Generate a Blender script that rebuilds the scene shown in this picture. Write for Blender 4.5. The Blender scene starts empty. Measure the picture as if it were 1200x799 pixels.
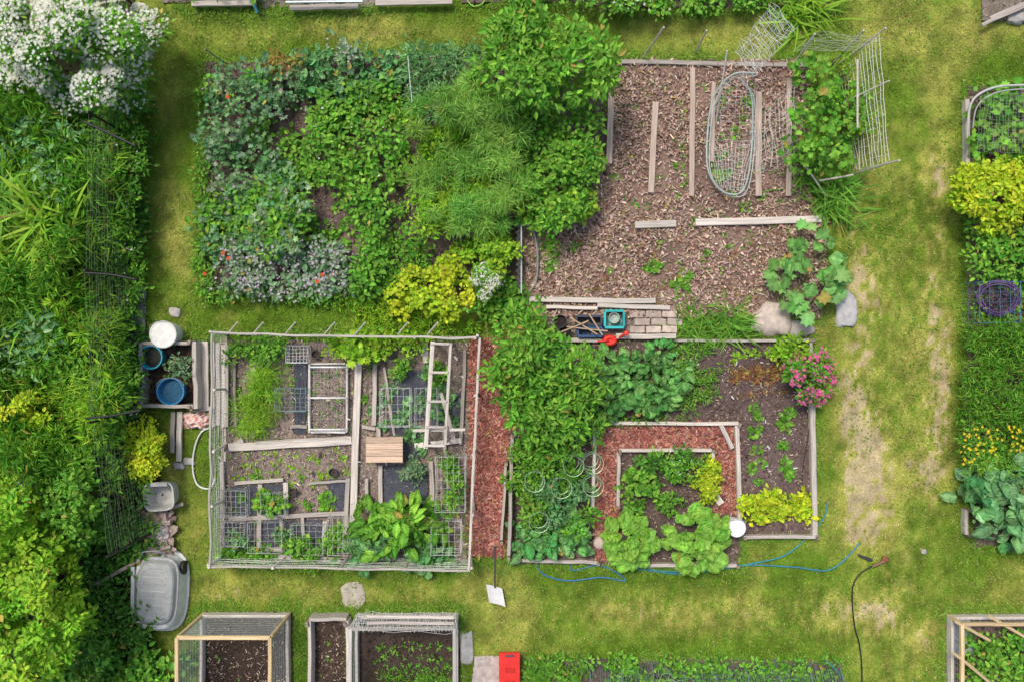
import bpy, math, numpy as np
S=0.015; H=14.0
rng=np.random.default_rng(11)
def W(px,py,z=0.0):
    k=S*(H-z)/H
    return np.array([(px-600)*k,(399.5-py)*k,z])
# ---------- noise
LAT=rng.random((256,256))
def vn(x,y):
    xi=np.floor(x).astype(int); yi=np.floor(y).astype(int); fx=x-xi; fy=y-yi
    fx=fx*fx*(3-2*fx); fy=fy*fy*(3-2*fy)
    a=LAT[xi%256,yi%256]; b=LAT[(xi+1)%256,yi%256]; c=LAT[xi%256,(yi+1)%256]; d=LAT[(xi+1)%256,(yi+1)%256]
    return (a*(1-fx)+b*fx)*(1-fy)+(c*(1-fx)+d*fx)*fy
def fbm(x,y,f=1.0,o=4):
    x=np.asarray(x,float); y=np.asarray(y,float)
    s=0;a=.5;t=0
    for i in range(o):
        s=s+a*vn(x*f+17.3*i,y*f+5.1*i); t+=a; a*=.5; f*=2.03
    return s/t
def inpoly(px,py,poly):
    px=np.asarray(px,float); py=np.asarray(py,float)
    ins=np.zeros(px.shape,bool); n=len(poly)
    for i in range(n):
        x1,y1=poly[i]; x2,y2=poly[(i+1)%n]
        if y1==y2: continue
        c=((y1>py)!=(y2>py))&(px<(x2-x1)*(py-y1)/(y2-y1)+x1)
        ins^=c
    return ins
def sample(poly,n):
    p=np.array(poly,float); lo=p.min(0); hi=p.max(0); out=[]; k=0
    while k<n:
        q=lo+rng.random((n*2+10,2))*(hi-lo); q=q[inpoly(q[:,0],q[:,1],poly)]
        out.append(q); k+=len(q)
    return np.concatenate(out)[:n]
def parea(poly):
    p=np.array(poly,float); x,y=p[:,0],p[:,1]
    return abs(np.dot(x,np.roll(y,-1))-np.dot(y,np.roll(x,-1)))/2
# ---------- materials
def newmat(name):
    m=bpy.data.materials.new(name); m.use_nodes=True
    nt=m.node_tree; nt.nodes.clear(); return m,nt,nt.nodes,nt.links
def attr_mat(name,rough=.6,coords='gc',scale=(3,40,40),amt=.35,bump=.15,metal=0,transl=0,spec=.4,fine=60,alpha=None):
    m,nt,N,L=newmat(name)
    out=N.new('ShaderNodeOutputMaterial'); p=N.new('ShaderNodeBsdfPrincipled')
    a=N.new('ShaderNodeAttribute'); a.attribute_name='Col'
    p.inputs['Roughness'].default_value=rough; p.inputs['Metallic'].default_value=metal
    p.inputs['Specular IOR Level'].default_value=spec
    if amt>0:
        if coords=='gc':
            g=N.new('ShaderNodeAttribute'); g.attribute_name='gc'; src=g.outputs['Vector']
        else:
            g=N.new('ShaderNodeTexCoord'); src=g.outputs['Object']
        mp=N.new('ShaderNodeMapping'); mp.inputs['Scale'].default_value=scale; L.new(src,mp.inputs['Vector'])
        n1=N.new('ShaderNodeTexNoise'); n1.inputs['Scale'].default_value=1; n1.inputs['Detail'].default_value=5 if bump else 2; n1.inputs['Roughness'].default_value=.65
        L.new(mp.outputs[0],n1.inputs['Vector'])
        r=N.new('ShaderNodeMapRange'); r.inputs[1].default_value=.25; r.inputs[2].default_value=.75; r.inputs[3].default_value=1-amt; r.inputs[4].default_value=1+amt*.8
        L.new(n1.outputs['Fac'],r.inputs[0])
        mx=N.new('ShaderNodeVectorMath'); mx.operation='SCALE'; L.new(a.outputs['Color'],mx.inputs[0]); L.new(r.outputs[0],mx.inputs['Scale'])
        csrc=mx.outputs[0]
    else: csrc=a.outputs['Color']
    L.new(csrc,p.inputs['Base Color'])
    if bump:
        b=N.new('ShaderNodeBump'); b.inputs['Strength'].default_value=bump; b.inputs['Distance'].default_value=.01
        L.new(n1.outputs['Fac'],b.inputs['Height']); L.new(b.outputs[0],p.inputs['Normal'])
    if alpha is not None: p.inputs['Alpha'].default_value=alpha
    if transl:
        t=N.new('ShaderNodeBsdfTranslucent'); ms=N.new('ShaderNodeMixShader'); ms.inputs[0].default_value=transl
        v2=N.new('ShaderNodeVectorMath'); v2.operation='MULTIPLY'; v2.inputs[1].default_value=(1.35,1.3,.45); L.new(csrc,v2.inputs[0])
        L.new(v2.outputs[0],t.inputs['Color']); L.new(p.outputs[0],ms.inputs[1]); L.new(t.outputs[0],ms.inputs[2]); L.new(ms.outputs[0],out.inputs[0])
    else: L.new(p.outputs[0],out.inputs[0])
    return m
M_leaf=attr_mat('leaf',rough=.62,amt=0,bump=0,transl=.25,spec=.25)
M_blade=attr_mat('grass_blade',rough=.7,amt=0,bump=0,spec=.2)
M_chip=attr_mat('chip',rough=.85,amt=0,bump=0,spec=.2)
M_soil=attr_mat('soil',rough=.95,coords='obj',scale=(22,22,22),amt=.45,bump=1.0,spec=.15)
M_grass=attr_mat('grass_ground',rough=.95,coords='obj',scale=(30,30,30),amt=.4,bump=.6,spec=.1)
M_wood=attr_mat('weathered_wood',rough=.8,scale=(2.2,45,45),amt=.42,bump=.4,spec=.2)
M_plastic=attr_mat('plastic',rough=.45,scale=(9,9,9),amt=.2,bump=.03,spec=.35)
M_metal=attr_mat('metal',rough=.45,scale=(9,9,9),amt=.25,bump=.05,metal=.5)
M_stone=attr_mat('stone',rough=.9,scale=(9,9,9),amt=.35,bump=.7,spec=.2)
M_net=attr_mat('net',rough=.7,amt=0,bump=0,spec=.2)
M_fabric=attr_mat('fabric',rough=.85,scale=(14,14,14),amt=.4,bump=.6,spec=.3)
M_film=attr_mat('clear_film',rough=.3,scale=(5,5,5),amt=.2,bump=.5,alpha=.28)
# ---------- mesh
def mk(name,V,loops,tot,C,mats,midx=None,gc=None,smooth=False,parent=None):
    me=bpy.data.meshes.new(name)
    V=np.asarray(V,np.float32); loops=np.asarray(loops,np.int32); tot=np.asarray(tot,np.int32)
    me.vertices.add(len(V)); me.vertices.foreach_set('co',V.ravel())
    me.loops.add(len(loops)); me.loops.foreach_set('vertex_index',loops)
    me.polygons.add(len(tot)); st=np.concatenate([[0],np.cumsum(tot)[:-1]]).astype(np.int32)
    me.polygons.foreach_set('loop_start',st)
    try: me.polygons.foreach_set('loop_total',tot)
    except Exception: pass
    if midx is not None: me.polygons.foreach_set('material_index',np.asarray(midx,np.int32))
    me.polygons.foreach_set('use_smooth',np.full(len(tot),bool(smooth)))
    a=me.attributes.new('Col','FLOAT_COLOR','POINT')
    CC=np.ones((len(V),4),np.float32); CC[:,:3]=np.clip(C,0.002,.9); a.data.foreach_set('color',CC.ravel())
    if gc is not None:
        g=me.attributes.new('gc','FLOAT_VECTOR','POINT'); g.data.foreach_set('vector',np.asarray(gc,np.float32).ravel())
    for m in mats: me.materials.append(m)
    me.update(calc_edges=True); me.validate()
    o=bpy.data.objects.new(name,me); bpy.context.scene.collection.objects.link(o)
    return o
# ---------- hard-surface builder
MATS=[M_wood,M_plastic,M_metal,M_stone,M_net,M_fabric,M_film,M_soil]
WOOD,PLA,MET,STO,NET,FAB,FILM,SOIL=range(8)
class B:
    def __init__(s,name): s.name=name;s.v=[];s.l=[];s.t=[];s.c=[];s.g=[];s.m=[];s.n=0
    def raw(s,v,faces,mat,col,gc=None):
        v=np.asarray(v,float)
        s.v.append(v); col=np.asarray(col,float)
        s.c.append(np.broadcast_to(col,(len(v),3)) if col.ndim==1 else col)
        s.g.append(v+rng.random(3)*9 if gc is None else gc)
        for f in faces:
            s.l.extend([i+s.n for i in f]); s.t.append(len(f)); s.m.append(mat)
        s.n+=len(v)
    def beam(s,p1,p2,w,h,col,mat=WOOD,nseg=3,jit=.0025,up=(0,0,1)):
        p1=np.array(p1,float);p2=np.array(p2,float);d=p2-p1;ln=np.linalg.norm(d);d/=ln
        up=np.array(up,float)
        if abs(d@up)>.95: up=np.array([0.,1,0])
        sd=np.cross(d,up);sd/=np.linalg.norm(sd);u=np.cross(sd,d)
        V=[];G=[];off=rng.random(3)*20
        b=min(w,h)*.12
        prof=[(-w/2+b,-h/2),(w/2-b,-h/2),(w/2,-h/2+b),(w/2,h/2-b),(w/2-b,h/2),(-w/2+b,h/2),(-w/2,h/2-b),(-w/2,-h/2+b)]
        for i in range(nseg+1):
            t=i/nseg; j=rng.normal(0,jit,2)
            for a,c in prof:
                V.append(p1+d*ln*t+sd*(a+j[0])+u*(c+j[1]*.5)); G.append((t*ln+off[0],a+off[1],c+off[2]))
        F=[]
        for i in range(nseg):
            for k in range(8):
                F.append((i*8+k,i*8+(k+1)%8,(i+1)*8+(k+1)%8,(i+1)*8+k))
        F.append(tuple(range(7,-1,-1))); F.append(tuple(nseg*8+k for k in range(8)))
        col=np.array(col,float)*(1+rng.normal(0,.12))
        s.raw(V,F,mat,col,np.array(G))
    def tube(s,pts,r,col,mat=MET,sides=6,closed=False):
        P=np.array(pts,float);n=len(P);V=[]
        T=np.roll(P,-1,0)-np.roll(P,1,0)
        if not closed: T[0]=P[1]-P[0];T[-1]=P[-1]-P[-2]
        rr=np.broadcast_to(np.asarray(r,float),(n,))
        for i in range(n):
            t=T[i]/(np.linalg.norm(T[i])+1e-9); a=np.array([0,0,1.]) if abs(t[2])<.9 else np.array([1.,0,0])
            x=np.cross(t,a);x/=np.linalg.norm(x);y=np.cross(t,x)
            for k in range(sides):
                q=2*math.pi*k/sides; V.append(P[i]+rr[i]*(x*math.cos(q)+y*math.sin(q)))
        F=[]
        for i in range(n if closed else n-1):
            j=(i+1)%n
            for k in range(sides): F.append((i*sides+k,i*sides+(k+1)%sides,j*sides+(k+1)%sides,j*sides+k))
        if not closed: F.append(tuple(range(sides-1,-1,-1)));F.append(tuple((n-1)*sides+k for k in range(sides)))
        s.raw(V,F,mat,col)
    def lathe(s,c,prof,col,mat=PLA,seg=24,sx=1,sy=1,rot=0):
        V=[];c=np.array(c,float)
        for r,z in prof:
            for k in range(seg):
                q=2*math.pi*k/seg; x=r*math.cos(q)*sx;y=r*math.sin(q)*sy
                V.append(c+np.array([x*math.cos(rot)-y*math.sin(rot),x*math.sin(rot)+y*math.cos(rot),z]))
        F=[]
        for i in range(len(prof)-1):
            for k in range(seg): F.append((i*seg+k,i*seg+(k+1)%seg,(i+1)*seg+(k+1)%seg,(i+1)*seg+k))
        F.append(tuple((len(prof)-1)*seg+k for k in range(seg)))
        s.raw(V,F,mat,col)
    def net(s,A,Bc,C,D,nu,nv,r,col,wob=.006,mat=NET,sag=0):
        A,Bc,C,D=[np.array(q,float) for q in (A,Bc,C,D)]
        def P(u,v):
            p=(A*(1-u)+Bc*u)*(1-v)+(D*(1-u)+C*u)*v
            return p+np.array([0,0,-sag*4*u*(1-u)])
        def line(f,m):
            pts=[f(t)+rng.normal(0,wob,3) for t in np.linspace(0,1,m)]; s.tube(pts,r,col,mat,3)
        for i in range(nu+1): line(lambda t:P(i/nu,t),5)
        for j in range(nv+1): line(lambda t:P(t,j/nv),9)
    def build(s,smooth=False):
        return mk(s.name,np.concatenate(s.v),s.l,s.t,np.concatenate(s.c),MATS,s.m,np.concatenate(s.g),smooth)
def smooth_path(pts,n=8):
    P=[np.array(p,float) for p in pts];P=[P[0]]+P+[P[-1]];o=[]
    for i in range(1,len(P)-2):
        for t in np.linspace(0,1,n,endpoint=False):
            a,b,c,d=P[i-1],P[i],P[i+1],P[i+2]
            o.append(.5*((2*b)+(-a+c)*t+(2*a-5*b+4*c-d)*t*t+(-a+3*b-3*c+d)*t**3))
    o.append(P[-2]);return o
# ---------- leaf templates
def T_rh(): return np.array([(0,0,0),(.42,.5,.1),(1,0,-.08),(.42,-.5,.1)]),[(0,2,1),(0,3,2)],np.ones(4)
def T_oval(): 
    v=[(0,0,0),(.25,.42,.07),(.65,.4,.05),(1,0,-.12),(.65,-.4,.05),(.25,-.42,.07),(.45,0,-.03)]
    return np.array(v),[(6,i,(i+1)%6) for i in range(6)],np.array([1.1,.93,.93,1,.93,.93,1.2])
def T_lobed(n=16,dep=.33):
    v=[];c=[]
    for i in range(n):
        q=2*math.pi*i/n+math.pi
        r=.5*(1-dep*(i%2)) 
        if i==0: r=.25
        v.append((.5+r*math.cos(q)*1.0,r*math.sin(q)*1.05,.05*math.sin(q*3)));c.append(.95)
    v.append((.42,0,-.05));c.append(1.25)
    return np.array(v),[(n,i,(i+1)%n) for i in range(n)],np.array(c)
def T_crinkle(seed=0):
    r=np.random.default_rng(seed);nx,ny=7,5;v=[];c=[]
    wd=[.06,.30,.46,.5,.45,.32,.08]
    for i in range(nx):
        for j in range(ny):
            y=(j-2)/2; t=i/(nx-1)
            v.append((t+.03*r.normal(),y*wd[i]*(1+.1*r.normal()),.12*abs(y)+.035*r.normal()*(1+abs(y))-.35*(t-.4)**2)); c.append(1.45 if j==2 else .95+.08*r.normal())
    f=[]
    for i in range(nx-1):
        for j in range(ny-1):
            a=i*ny+j; f+= [(a,a+ny,a+1),(a+1,a+ny,a+ny+1)]
    return np.array(v),f,np.array(c)
def T_blade():
    v=[];c=[]
    for i,t in enumerate([0,.25,.5,.75]):
        w=[.35,.5,.45,.3][i]; z=-.55*t*t
        v+=[(t,w,z+.01),(t,-w,z+.01)];c+=[1,.9]
    v.append((.97,0,-.52));c.append(1)
    f=[]
    for i in range(3): a=2*i; f+=[(a,a+1,a+3),(a,a+3,a+2)]
    f.append((6,7,8));return np.array(v),f,np.array(c)
def T_tri(): return np.array([(0,.5,0),(0,-.5,0),(1,0,0)]),[(0,1,2)],np.ones(3)
def T_chip(): return np.array([(0,.45,0),(0,-.5,.02),(1,-.4,.03),(.94,.5,-.01)]),[(0,1,2),(0,2,3)],np.ones(4)
def T_flower(n=6):
    v=[(0,0,0)];c=[.8]
    for i in range(n*2):
        q=math.pi*i/n; r=.5 if i%2==0 else .22
        v.append((r*math.cos(q),r*math.sin(q),.1 if i%2==0 else .02));c.append(1)
    return np.array(v),[(0,1+i,1+(i+1)%(2*n)) for i in range(2*n)],np.array(c)
def T_clod():
    t=(1+5**.5)/2;v=np.array([(-1,t,0),(1,t,0),(-1,-t,0),(1,-t,0),(0,-1,t),(0,1,t),(0,-1,-t),(0,1,-t),(t,0,-1),(t,0,1),(-t,0,-1),(-t,0,1)],float)
    v*= (1+np.random.default_rng(3).normal(0,.13,(12,1)))/4
    f=[(0,11,5),(0,5,1),(0,1,7),(0,7,10),(0,10,11),(1,5,9),(5,11,4),(11,10,2),(10,7,6),(7,1,8),(3,9,4),(3,4,2),(3,2,6),(3,6,8),(3,8,9),(4,9,5),(2,4,11),(6,2,10),(8,6,7),(9,8,1)]
    return v,f,np.ones(12)
TT=dict(rh=T_rh(),oval=T_oval(),lob=T_lobed(),star=T_lobed(14,.5),crk=T_crinkle(1),crk2=T_crinkle(2),blade=T_blade(),tri=T_tri(),chip=T_chip(),fl=T_flower(),clod=T_clod())
class Veg:
    def __init__(s,name,mat=None): s.name=name;s.V=[];s.F=[];s.C=[];s.n=0;s.mat=mat or M_leaf
    def add(s,T,pos,az,pit,roll,L,Wd,col):
        tv,tf,tc=TT[T];pos=np.asarray(pos,float);N=len(pos)
        if N==0: return
        az,pit,roll,L,Wd=[np.broadcast_to(np.asarray(q,float),(N,)) for q in (az,pit,roll,L,Wd)]
        a=np.stack([np.cos(az)*np.cos(pit),np.sin(az)*np.cos(pit),np.sin(pit)],1)
        sd=np.stack([-np.sin(az),np.cos(az),np.zeros(N)],1);n=np.cross(a,sd)
        s2=sd*np.cos(roll)[:,None]+n*np.sin(roll)[:,None];n2=np.cross(a,s2)
        V=pos[:,None,:]+a[:,None,:]*(tv[None,:,0:1]*L[:,None,None])+s2[:,None,:]*(tv[None,:,1:2]*Wd[:,None,None])+n2[:,None,:]*(tv[None,:,2:3]*L[:,None,None])
        F=np.array(tf)[None]+(np.arange(N)*len(tv))[:,None,None]+s.n
        col=np.broadcast_to(np.asarray(col,float),(N,3))
        C=col[:,None,:]*tc[None,:,None]
        s.V.append(V.reshape(-1,3));s.F.append(F.reshape(-1,3));s.C.append(C.reshape(-1,3));s.n+=N*len(tv)
    def cols(s,pal,n,k=None,kid=None,var=.16):
        pal=np.array(pal,float)
        if kid is None: t=rng.random(n);hv=np.ones((n,3))
        else:
            t=np.clip(rng.random(k)[kid]*.85+rng.random(n)*.35-.1,0,1)
            hv=(1+rng.normal(0,.09,(k,1))+rng.normal(0,1,(k,1))*np.array([.14,.02,.05]))[kid]
        c=(pal[0]*(1-t[:,None])+pal[1]*t[:,None])*hv
        if len(pal)>2:
            y=rng.random(n)<.25; c[y]=c[y]*.4+pal[2]*.6
        dead=rng.random(n)<.012; c[dead]=np.array([.42,.34,.08])
        return c*(1+rng.normal(0,var,(n,1))).clip(.4,1.8)*(1+rng.normal(0,.06,(n,3)))
    def clumps(s,cl,n,T,L,Wd,pal,shell=.45,zs=.8,pv=.45,var=.18):
        cl=np.asarray(cl,float);K=len(cl);w=cl[:,3]**2;kid=rng.choice(K,n,p=w/w.sum())
        d=rng.normal(0,1,(n,3));d/=np.linalg.norm(d,axis=1)[:,None]
        fl=rng.random(n)<.75;d[fl,2]=np.abs(d[fl,2])
        asp=(1+rng.normal(0,.22,(K,2))).clip(.5,1.6)
        rad=cl[kid,3]*(shell+(1-shell)*rng.random(n)**.6)*(1+.22*rng.normal(size=n))
        pos=cl[kid,:3]+d*rad[:,None]*np.concatenate([asp[kid],np.full((n,1),zs)],1);pos[:,2]=np.maximum(pos[:,2],.015+.04*rng.random(n))
        az=np.arctan2(d[:,1],d[:,0])+rng.normal(0,.75,n)
        sz=1+rng.normal(0,.28,n);sz=sz.clip(.35,1.8)
        s.add(T,pos,az,rng.normal(.0,pv,n)+.25*d[:,2]-.1,rng.normal(0,.5,n),L*sz,Wd*sz,s.cols(pal,n,K,kid,var))
    def rosette(s,c,n,L,Wd,T,pal,pet=.3,p0=.05,p1=1.0,h=.02,sz=None):
        t=rng.random(n)**.8;az=rng.random(n)*6.283;pit=p1*(1-t)+p0*t
        L_=L*(.6+.4*t)*(1+rng.normal(0,.12,n))
        r=pet*L*t;c=np.asarray(c,float)
        pos=c+np.stack([np.cos(az)*r,np.sin(az)*r,h+ (1-t)*L*.35+.15*r],1)
        s.add(T,pos,az+rng.normal(0,.2,n),pit,rng.normal(0,.25,n),L_,Wd*(L_/L),s.cols(pal,n))
    def stalks(s,p0,p1,r,col):
        p0=np.asarray(p0,float);p1=np.asarray(p1,float)
        for a,b in zip(p0,p1):
            m=(a+b)/2+rng.normal(0,.03,3);pts=[a,m,b];V=[]
            for i,p in enumerate(pts):
                rr=r*(1-.35*i)
                for k in range(4):
                    q=k*math.pi/2;V.append(p+rr*np.array([math.cos(q),math.sin(q),0]))
            F=[]
            for i in range(2):
                for k in range(4):
                    a0=i*4+k;a1=i*4+(k+1)%4;F+=[(a0,a1,a1+4),(a0,a1+4,a0+4)]
            s.V.append(np.array(V));s.F.append(np.array(F)+s.n);s.C.append(np.tile(np.array(col,float),(12,1)));s.n+=12
    def build(s):
        V=np.concatenate(s.V);F=np.concatenate(s.F);C=np.concatenate(s.C)
        return mk(s.name,V,F.ravel(),np.full(len(F),3),C,[s.mat])
def ellc(px,py,rx,ry,h,K,rc):
    o=[];ph=rng.random(3)*6.28
    for i in range(K):
        q=rng.random()*6.283;t=math.sqrt(rng.random())
        lob=1+.16*math.sin(2*q+ph[0])+.13*math.sin(3*q+ph[1])+.10*math.sin(5*q+ph[2])
        z=h*(.35+.65*math.sqrt(max(0,1-t*t)))*(.6+.5*rng.random());r=rc*(.5+.85*rng.random()**1.5)
        z=max(z-r*.7,r*.3)
        w=W(px+math.cos(q)*t*lob*max(rx-rc/S*.5,2),py+math.sin(q)*t*lob*max(ry-rc/S*.5,2),z);o.append((*w,r))
    return np.array(o)
def polyc(poly,h,K,rc,fr=.9):
    q=sample(poly,K);o=[]
    for x,y in q:
        z=h*(.25+1.05*float(fbm(x/60.,y/60.,fr,2)))*(.7+.45*rng.random());r=rc*(.5+.9*rng.random()**1.4);z=max(z-r*.7,r*.25)
        o.append((*W(x,y,z),r))
    return np.array(o)
# palettes
GM=[(.095,.27,.028),(.18,.42,.042),(.32,.58,.07)]
GB=[(.10,.26,.08),(.19,.39,.15),(.31,.51,.23)]
GL=[(.33,.48,.02),(.49,.62,.03),(.66,.74,.06)]
GD=[(.055,.18,.022),(.12,.31,.04),(.21,.42,.07)]
GY=[(.17,.38,.022),(.29,.52,.035),(.45,.65,.06)]
GG=[(.13,.26,.11),(.23,.38,.20),(.36,.48,.31)]
def nleaf(area_px,L,Wd,lai): return int(.85*lai*area_px*S*S/(L*Wd*.55))
def shrub(name,px,py,rx,ry,h,T='rh',L=.08,Wd=.045,pal=GM,lai=4.5,K=None,rc=None,fl=None,stem=True,build=True,pv=.45):
    v=Veg(name)
    rc=rc or min(rx,ry)*S*.34
    K=K or int(max(7,2.0*rx*ry*S*S/(rc*rc)))
    cl=ellc(px,py,rx,ry,h,K,rc)
    v.clumps(cl,nleaf(math.pi*rx*ry,L,Wd,lai),T,L,Wd,pal,pv=pv)
    if stem:
        base=W(px,py,h*.6);base[2]=0
        st=cl[:min(K,14),:3]; v.stalks(base+rng.normal(0,.02,(len(st),3))*[1,1,0],st,.008+.010*h,(.12,.14,.05))
    if fl: flowers(v,cl,*fl)
    if build: v.build()
    return v,cl
def mass(name,poly,h,T='rh',L=.07,Wd=.04,pal=GM,lai=4,rc=.16,K=None,fl=None,build=True,pv=.45,fr=.9,hole=0):
    v=Veg(name);A=parea(poly);K=K or int(max(6,1.5*A*S*S/(rc*rc)))
    cl=polyc(poly,h,K,rc,fr)
    if hole: 
        k=fbm(cl[:,0],cl[:,1],1.3,2)>hole; k[:2]=True; cl=cl[k]
    v.clumps(cl,nleaf(A,L,Wd,lai),T,L,Wd,pal,pv=pv)
    k=min(len(cl),60);b=cl[:k,:3].copy();b[:,2]=0;v.stalks(b,cl[:k,:3],.008,(.10,.16,.05))
    if fl: flowers(v,cl,*fl)
    if build: v.build()
    return v,cl
def flowers(v,cl,n,size,col,T='fl',spread=1.0):
    kid=rng.integers(0,len(cl),n);d=rng.normal(0,1,(n,3));d[:,2]=np.abs(d[:,2])+.4;d/=np.linalg.norm(d,axis=1)[:,None]
    pos=cl[kid,:3]+d*cl[kid,3:4]*np.array([1,1,1.0])*1.22
    c=np.array(col)*(1+rng.normal(0,.1,(n,1)))
    sz=size*(1+rng.normal(0,.25,n)).clip(.4,1.8)
    v.add(T,pos,rng.random(n)*6,rng.normal(0,.35,n),rng.normal(0,.35,n),sz,sz,c)
def rowp(name,pts,nl,L,Wd,T,pal,jit=3,pet=.3,p1=1.0,build=True,v=None,flc=None):
    v=v or Veg(name)
    for x,y in pts:
        s=.6+.8*rng.random()
        v.rosette(W(x+rng.normal(0,jit),y+rng.normal(0,jit)),nl,L*s,Wd*s,T,pal,pet=pet,p1=p1)
    if build: v.build()
    return v
def line(x1,y1,x2,y2,n): return [(x1+(x2-x1)*t,y1+(y2-y1)*t) for t in np.linspace(0,1,n)]
def strap(name,px,py,n,L,Wd,pal,spread=8,p0=.3,p1=1.4,build=True,v=None,z=0):
    v=v or Veg(name);q=rng.normal(0,spread,(n,2));pos=np.array([W(px+a,py+b,z) for a,b in q])
    v.add('blade',pos,rng.random(n)*6.283,p0+(p1-p0)*rng.random(n),rng.normal(0,.2,n),L*(.6+.6*rng.random(n)),Wd,v.cols(pal,n))
    if z: b=pos[:20].copy();b[:,2]=0;v.stalks(b,pos[:20],.012,(.15,.28,.06))
    if build: v.build()
    return v
def feather(name,poly,h,n,pal,L=.10,Wd=.007,K=40,rc=.22,build=True):
    v=Veg(name);cl=polyc(poly,h,K,rc);v.clumps(cl,n,'tri',L,Wd,pal,shell=.05,pv=.8,zs=1.2)
    k=min(K,40);b=cl[:k,:3].copy();b[:,2]=0;v.stalks(b,cl[:k,:3]+[0,0,.1],.006,(.15,.25,.08))
    if build: v.build()
    return v
# ================= GROUND =================
P1=[(240,75),(470,66),(722,66),(722,200),(640,262),(618,352),(460,352),(238,345)]
P2=[(712,72),(946,72),(948,225),(968,262),(962,372),(618,372),(612,262),(690,225),(712,180)]
P3=[(598,396),(948,398),(955,626),(868,630),(866,662),(598,660)]
PRM=[(550,398),(600,398),(592,650),(550,650)]
P4=[(262,398),(552,400),(547,657),(258,655)]
P5=[(168,402),(232,402),(232,478),(168,478)]
P6=[(237,716),(343,716),(343,860),(237,860)]
P7=[(365,722),(408,722),(408,860),(365,860)]
P8=[(420,718),(537,718),(540,860),(420,860)]
P9=[(612,770),(985,773),(985,860),(612,860)]
P10=[(1108,718),(1300,718),(1300,860),(1108,860)]
P11=[(1130,102),(1320,102),(1320,640),(1140,640),(1128,500),(1135,300)]
PH=[(-200,-120),(150,-120),(165,120),(150,270),(168,330),(155,400),(165,480),(190,560),(205,660),(180,740),(200,860),(-200,860)]
PT=[(190,-140),(440,-140),(440,8),(190,6)]
PT2=[(540,-140),(975,-140),(975,10),(700,12),(690,4),(540,4)]
PT3=[(1150,-140),(1300,-140),(1300,30),(1150,24)]
PCR=[(640,345),(790,350),(790,398),(640,398)]
ALL=[P1,P2,P3,PRM,P4,P5,P6,P7,P8,P9,P10,P11,PH,PT,PT2,PT3,PCR]
def sstep(x,a,b):
    t=np.clip((x-a)/(b-a),0,1);return t*t*(3-2*t)
def worn(px,py):
    x=px/66.7;y=py/66.7
    wx=px+16*(fbm(x,y,.9,2)-.5)
    w=.80*np.exp(-((wx-1006-.02*(py-400))/22.)**2)*sstep(py,120,360)*(1-sstep(py,570,700))
    w+=.72*np.exp(-((wx-1098)/15.)**2)*sstep(py,110,240)*(1-sstep(py,500,650))
    w+=.70*np.exp(-((wx-1003)/11.)**2-((py-535)/50.)**2)
    w+=.32*np.exp(-((px-1050)/70.)**2)*sstep(py,60,200)
    w+=.52*np.exp(-((py-718)/25.)**2)*sstep(px,480,780)*(1-sstep(px,1000,1150))
    w+=.24*np.exp(-((px-203)/16.)**2)+.30*np.exp(-((py-692)/18.)**2)*(px<560)
    w+=.20*np.exp(-((py-38)/16.)**2)*(px>200)
    f=fbm(x,y,1.3,2)*.35+fbm(x*1.8,y*.9,7.5,4)*.65
    w=w*(.12+1.6*sstep(f,.27,.78))+.45*sstep(fbm(x+9,y+3,.9,4),.45,.75)*(.2+1.3*fbm(x,y,8,3))+.03
    return np.clip(w,0,1.1)
GRN=np.array([.115,.222,.016]);YEL=np.array([.40,.40,.085]);TAN=np.array([.56,.46,.26])
def gcol(px,py):
    w=worn(px,py)[...,None];g=fbm(px/66.7,py/66.7,5,4)[...,None]
    c=GRN*(1-w.clip(0,.7)/.7)+YEL*(w.clip(0,.7)/.7)
    t=((w-.72)/.3).clip(0,1);c=c*(1-t)+TAN*t
    return c*(.50+1.0*g)
xs=np.concatenate([[-300,-120,-50,-22],np.linspace(-12,12,440),[22,50,120,300]])
ys=np.concatenate([[-300,-120,-50,-18],np.linspace(-8.5,8.5,310),[18,50,120,300]])
X,Y=np.meshgrid(xs,ys,indexing='ij')
Z=(fbm(X,Y,.6,3)-.5)*.03-.012
Z=np.minimum(Z,0)
px=X/S+600;py=399.5-Y/S
C=gcol(px,py)
nx,ny=X.shape;idx=np.arange(nx*ny).reshape(nx,ny)
Fq=np.stack([idx[:-1,:-1],idx[1:,:-1],idx[1:,1:],idx[:-1,1:]],-1).reshape(-1,4)
mk('ground',np.stack([X,Y,Z],-1).reshape(-1,3),Fq.ravel(),np.full(len(Fq),4),C.reshape(-1,3)*.85,[M_grass],smooth=True)
N=440000
gx=rng.uniform(100,1320,N);gy=rng.uniform(-60,860,N)
m=np.zeros(N,bool)
for p in ALL: m|=inpoly(gx,gy,p)
w=worn(gx,gy);keep=(~m)&(rng.random(N)>(w-.6).clip(0,1)*1.5)
gx=gx[keep];gy=gy[keep];w=w[keep];n=len(gx)
c=gcol(gx,gy);straw=rng.random(n)<(.04+.32*w);c=c*1.15
c[straw]=c[straw]*.4+np.array([.57,.51,.22])*.6
c*=(1+rng.normal(0,.25,(n,1))).clip(.45,1.8)
g=Veg('lawn_grass',M_blade)
pos=np.stack([(gx-600)*S,(399.5-gy)*S,np.full(n,-.008)],1)
tall=1+.9*(fbm(gx/66.7,gy/66.7,2.2,3)-.5)
g.add('tri',pos,rng.random(n)*6.283,rng.uniform(.1,1.1,n),rng.normal(0,.5,n),rng.uniform(.03,.065,n)*tall,rng.uniform(.006,.013,n),c)
g.build()
g=Veg('edge_grass',M_blade);PP=[];KK=[]
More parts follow.
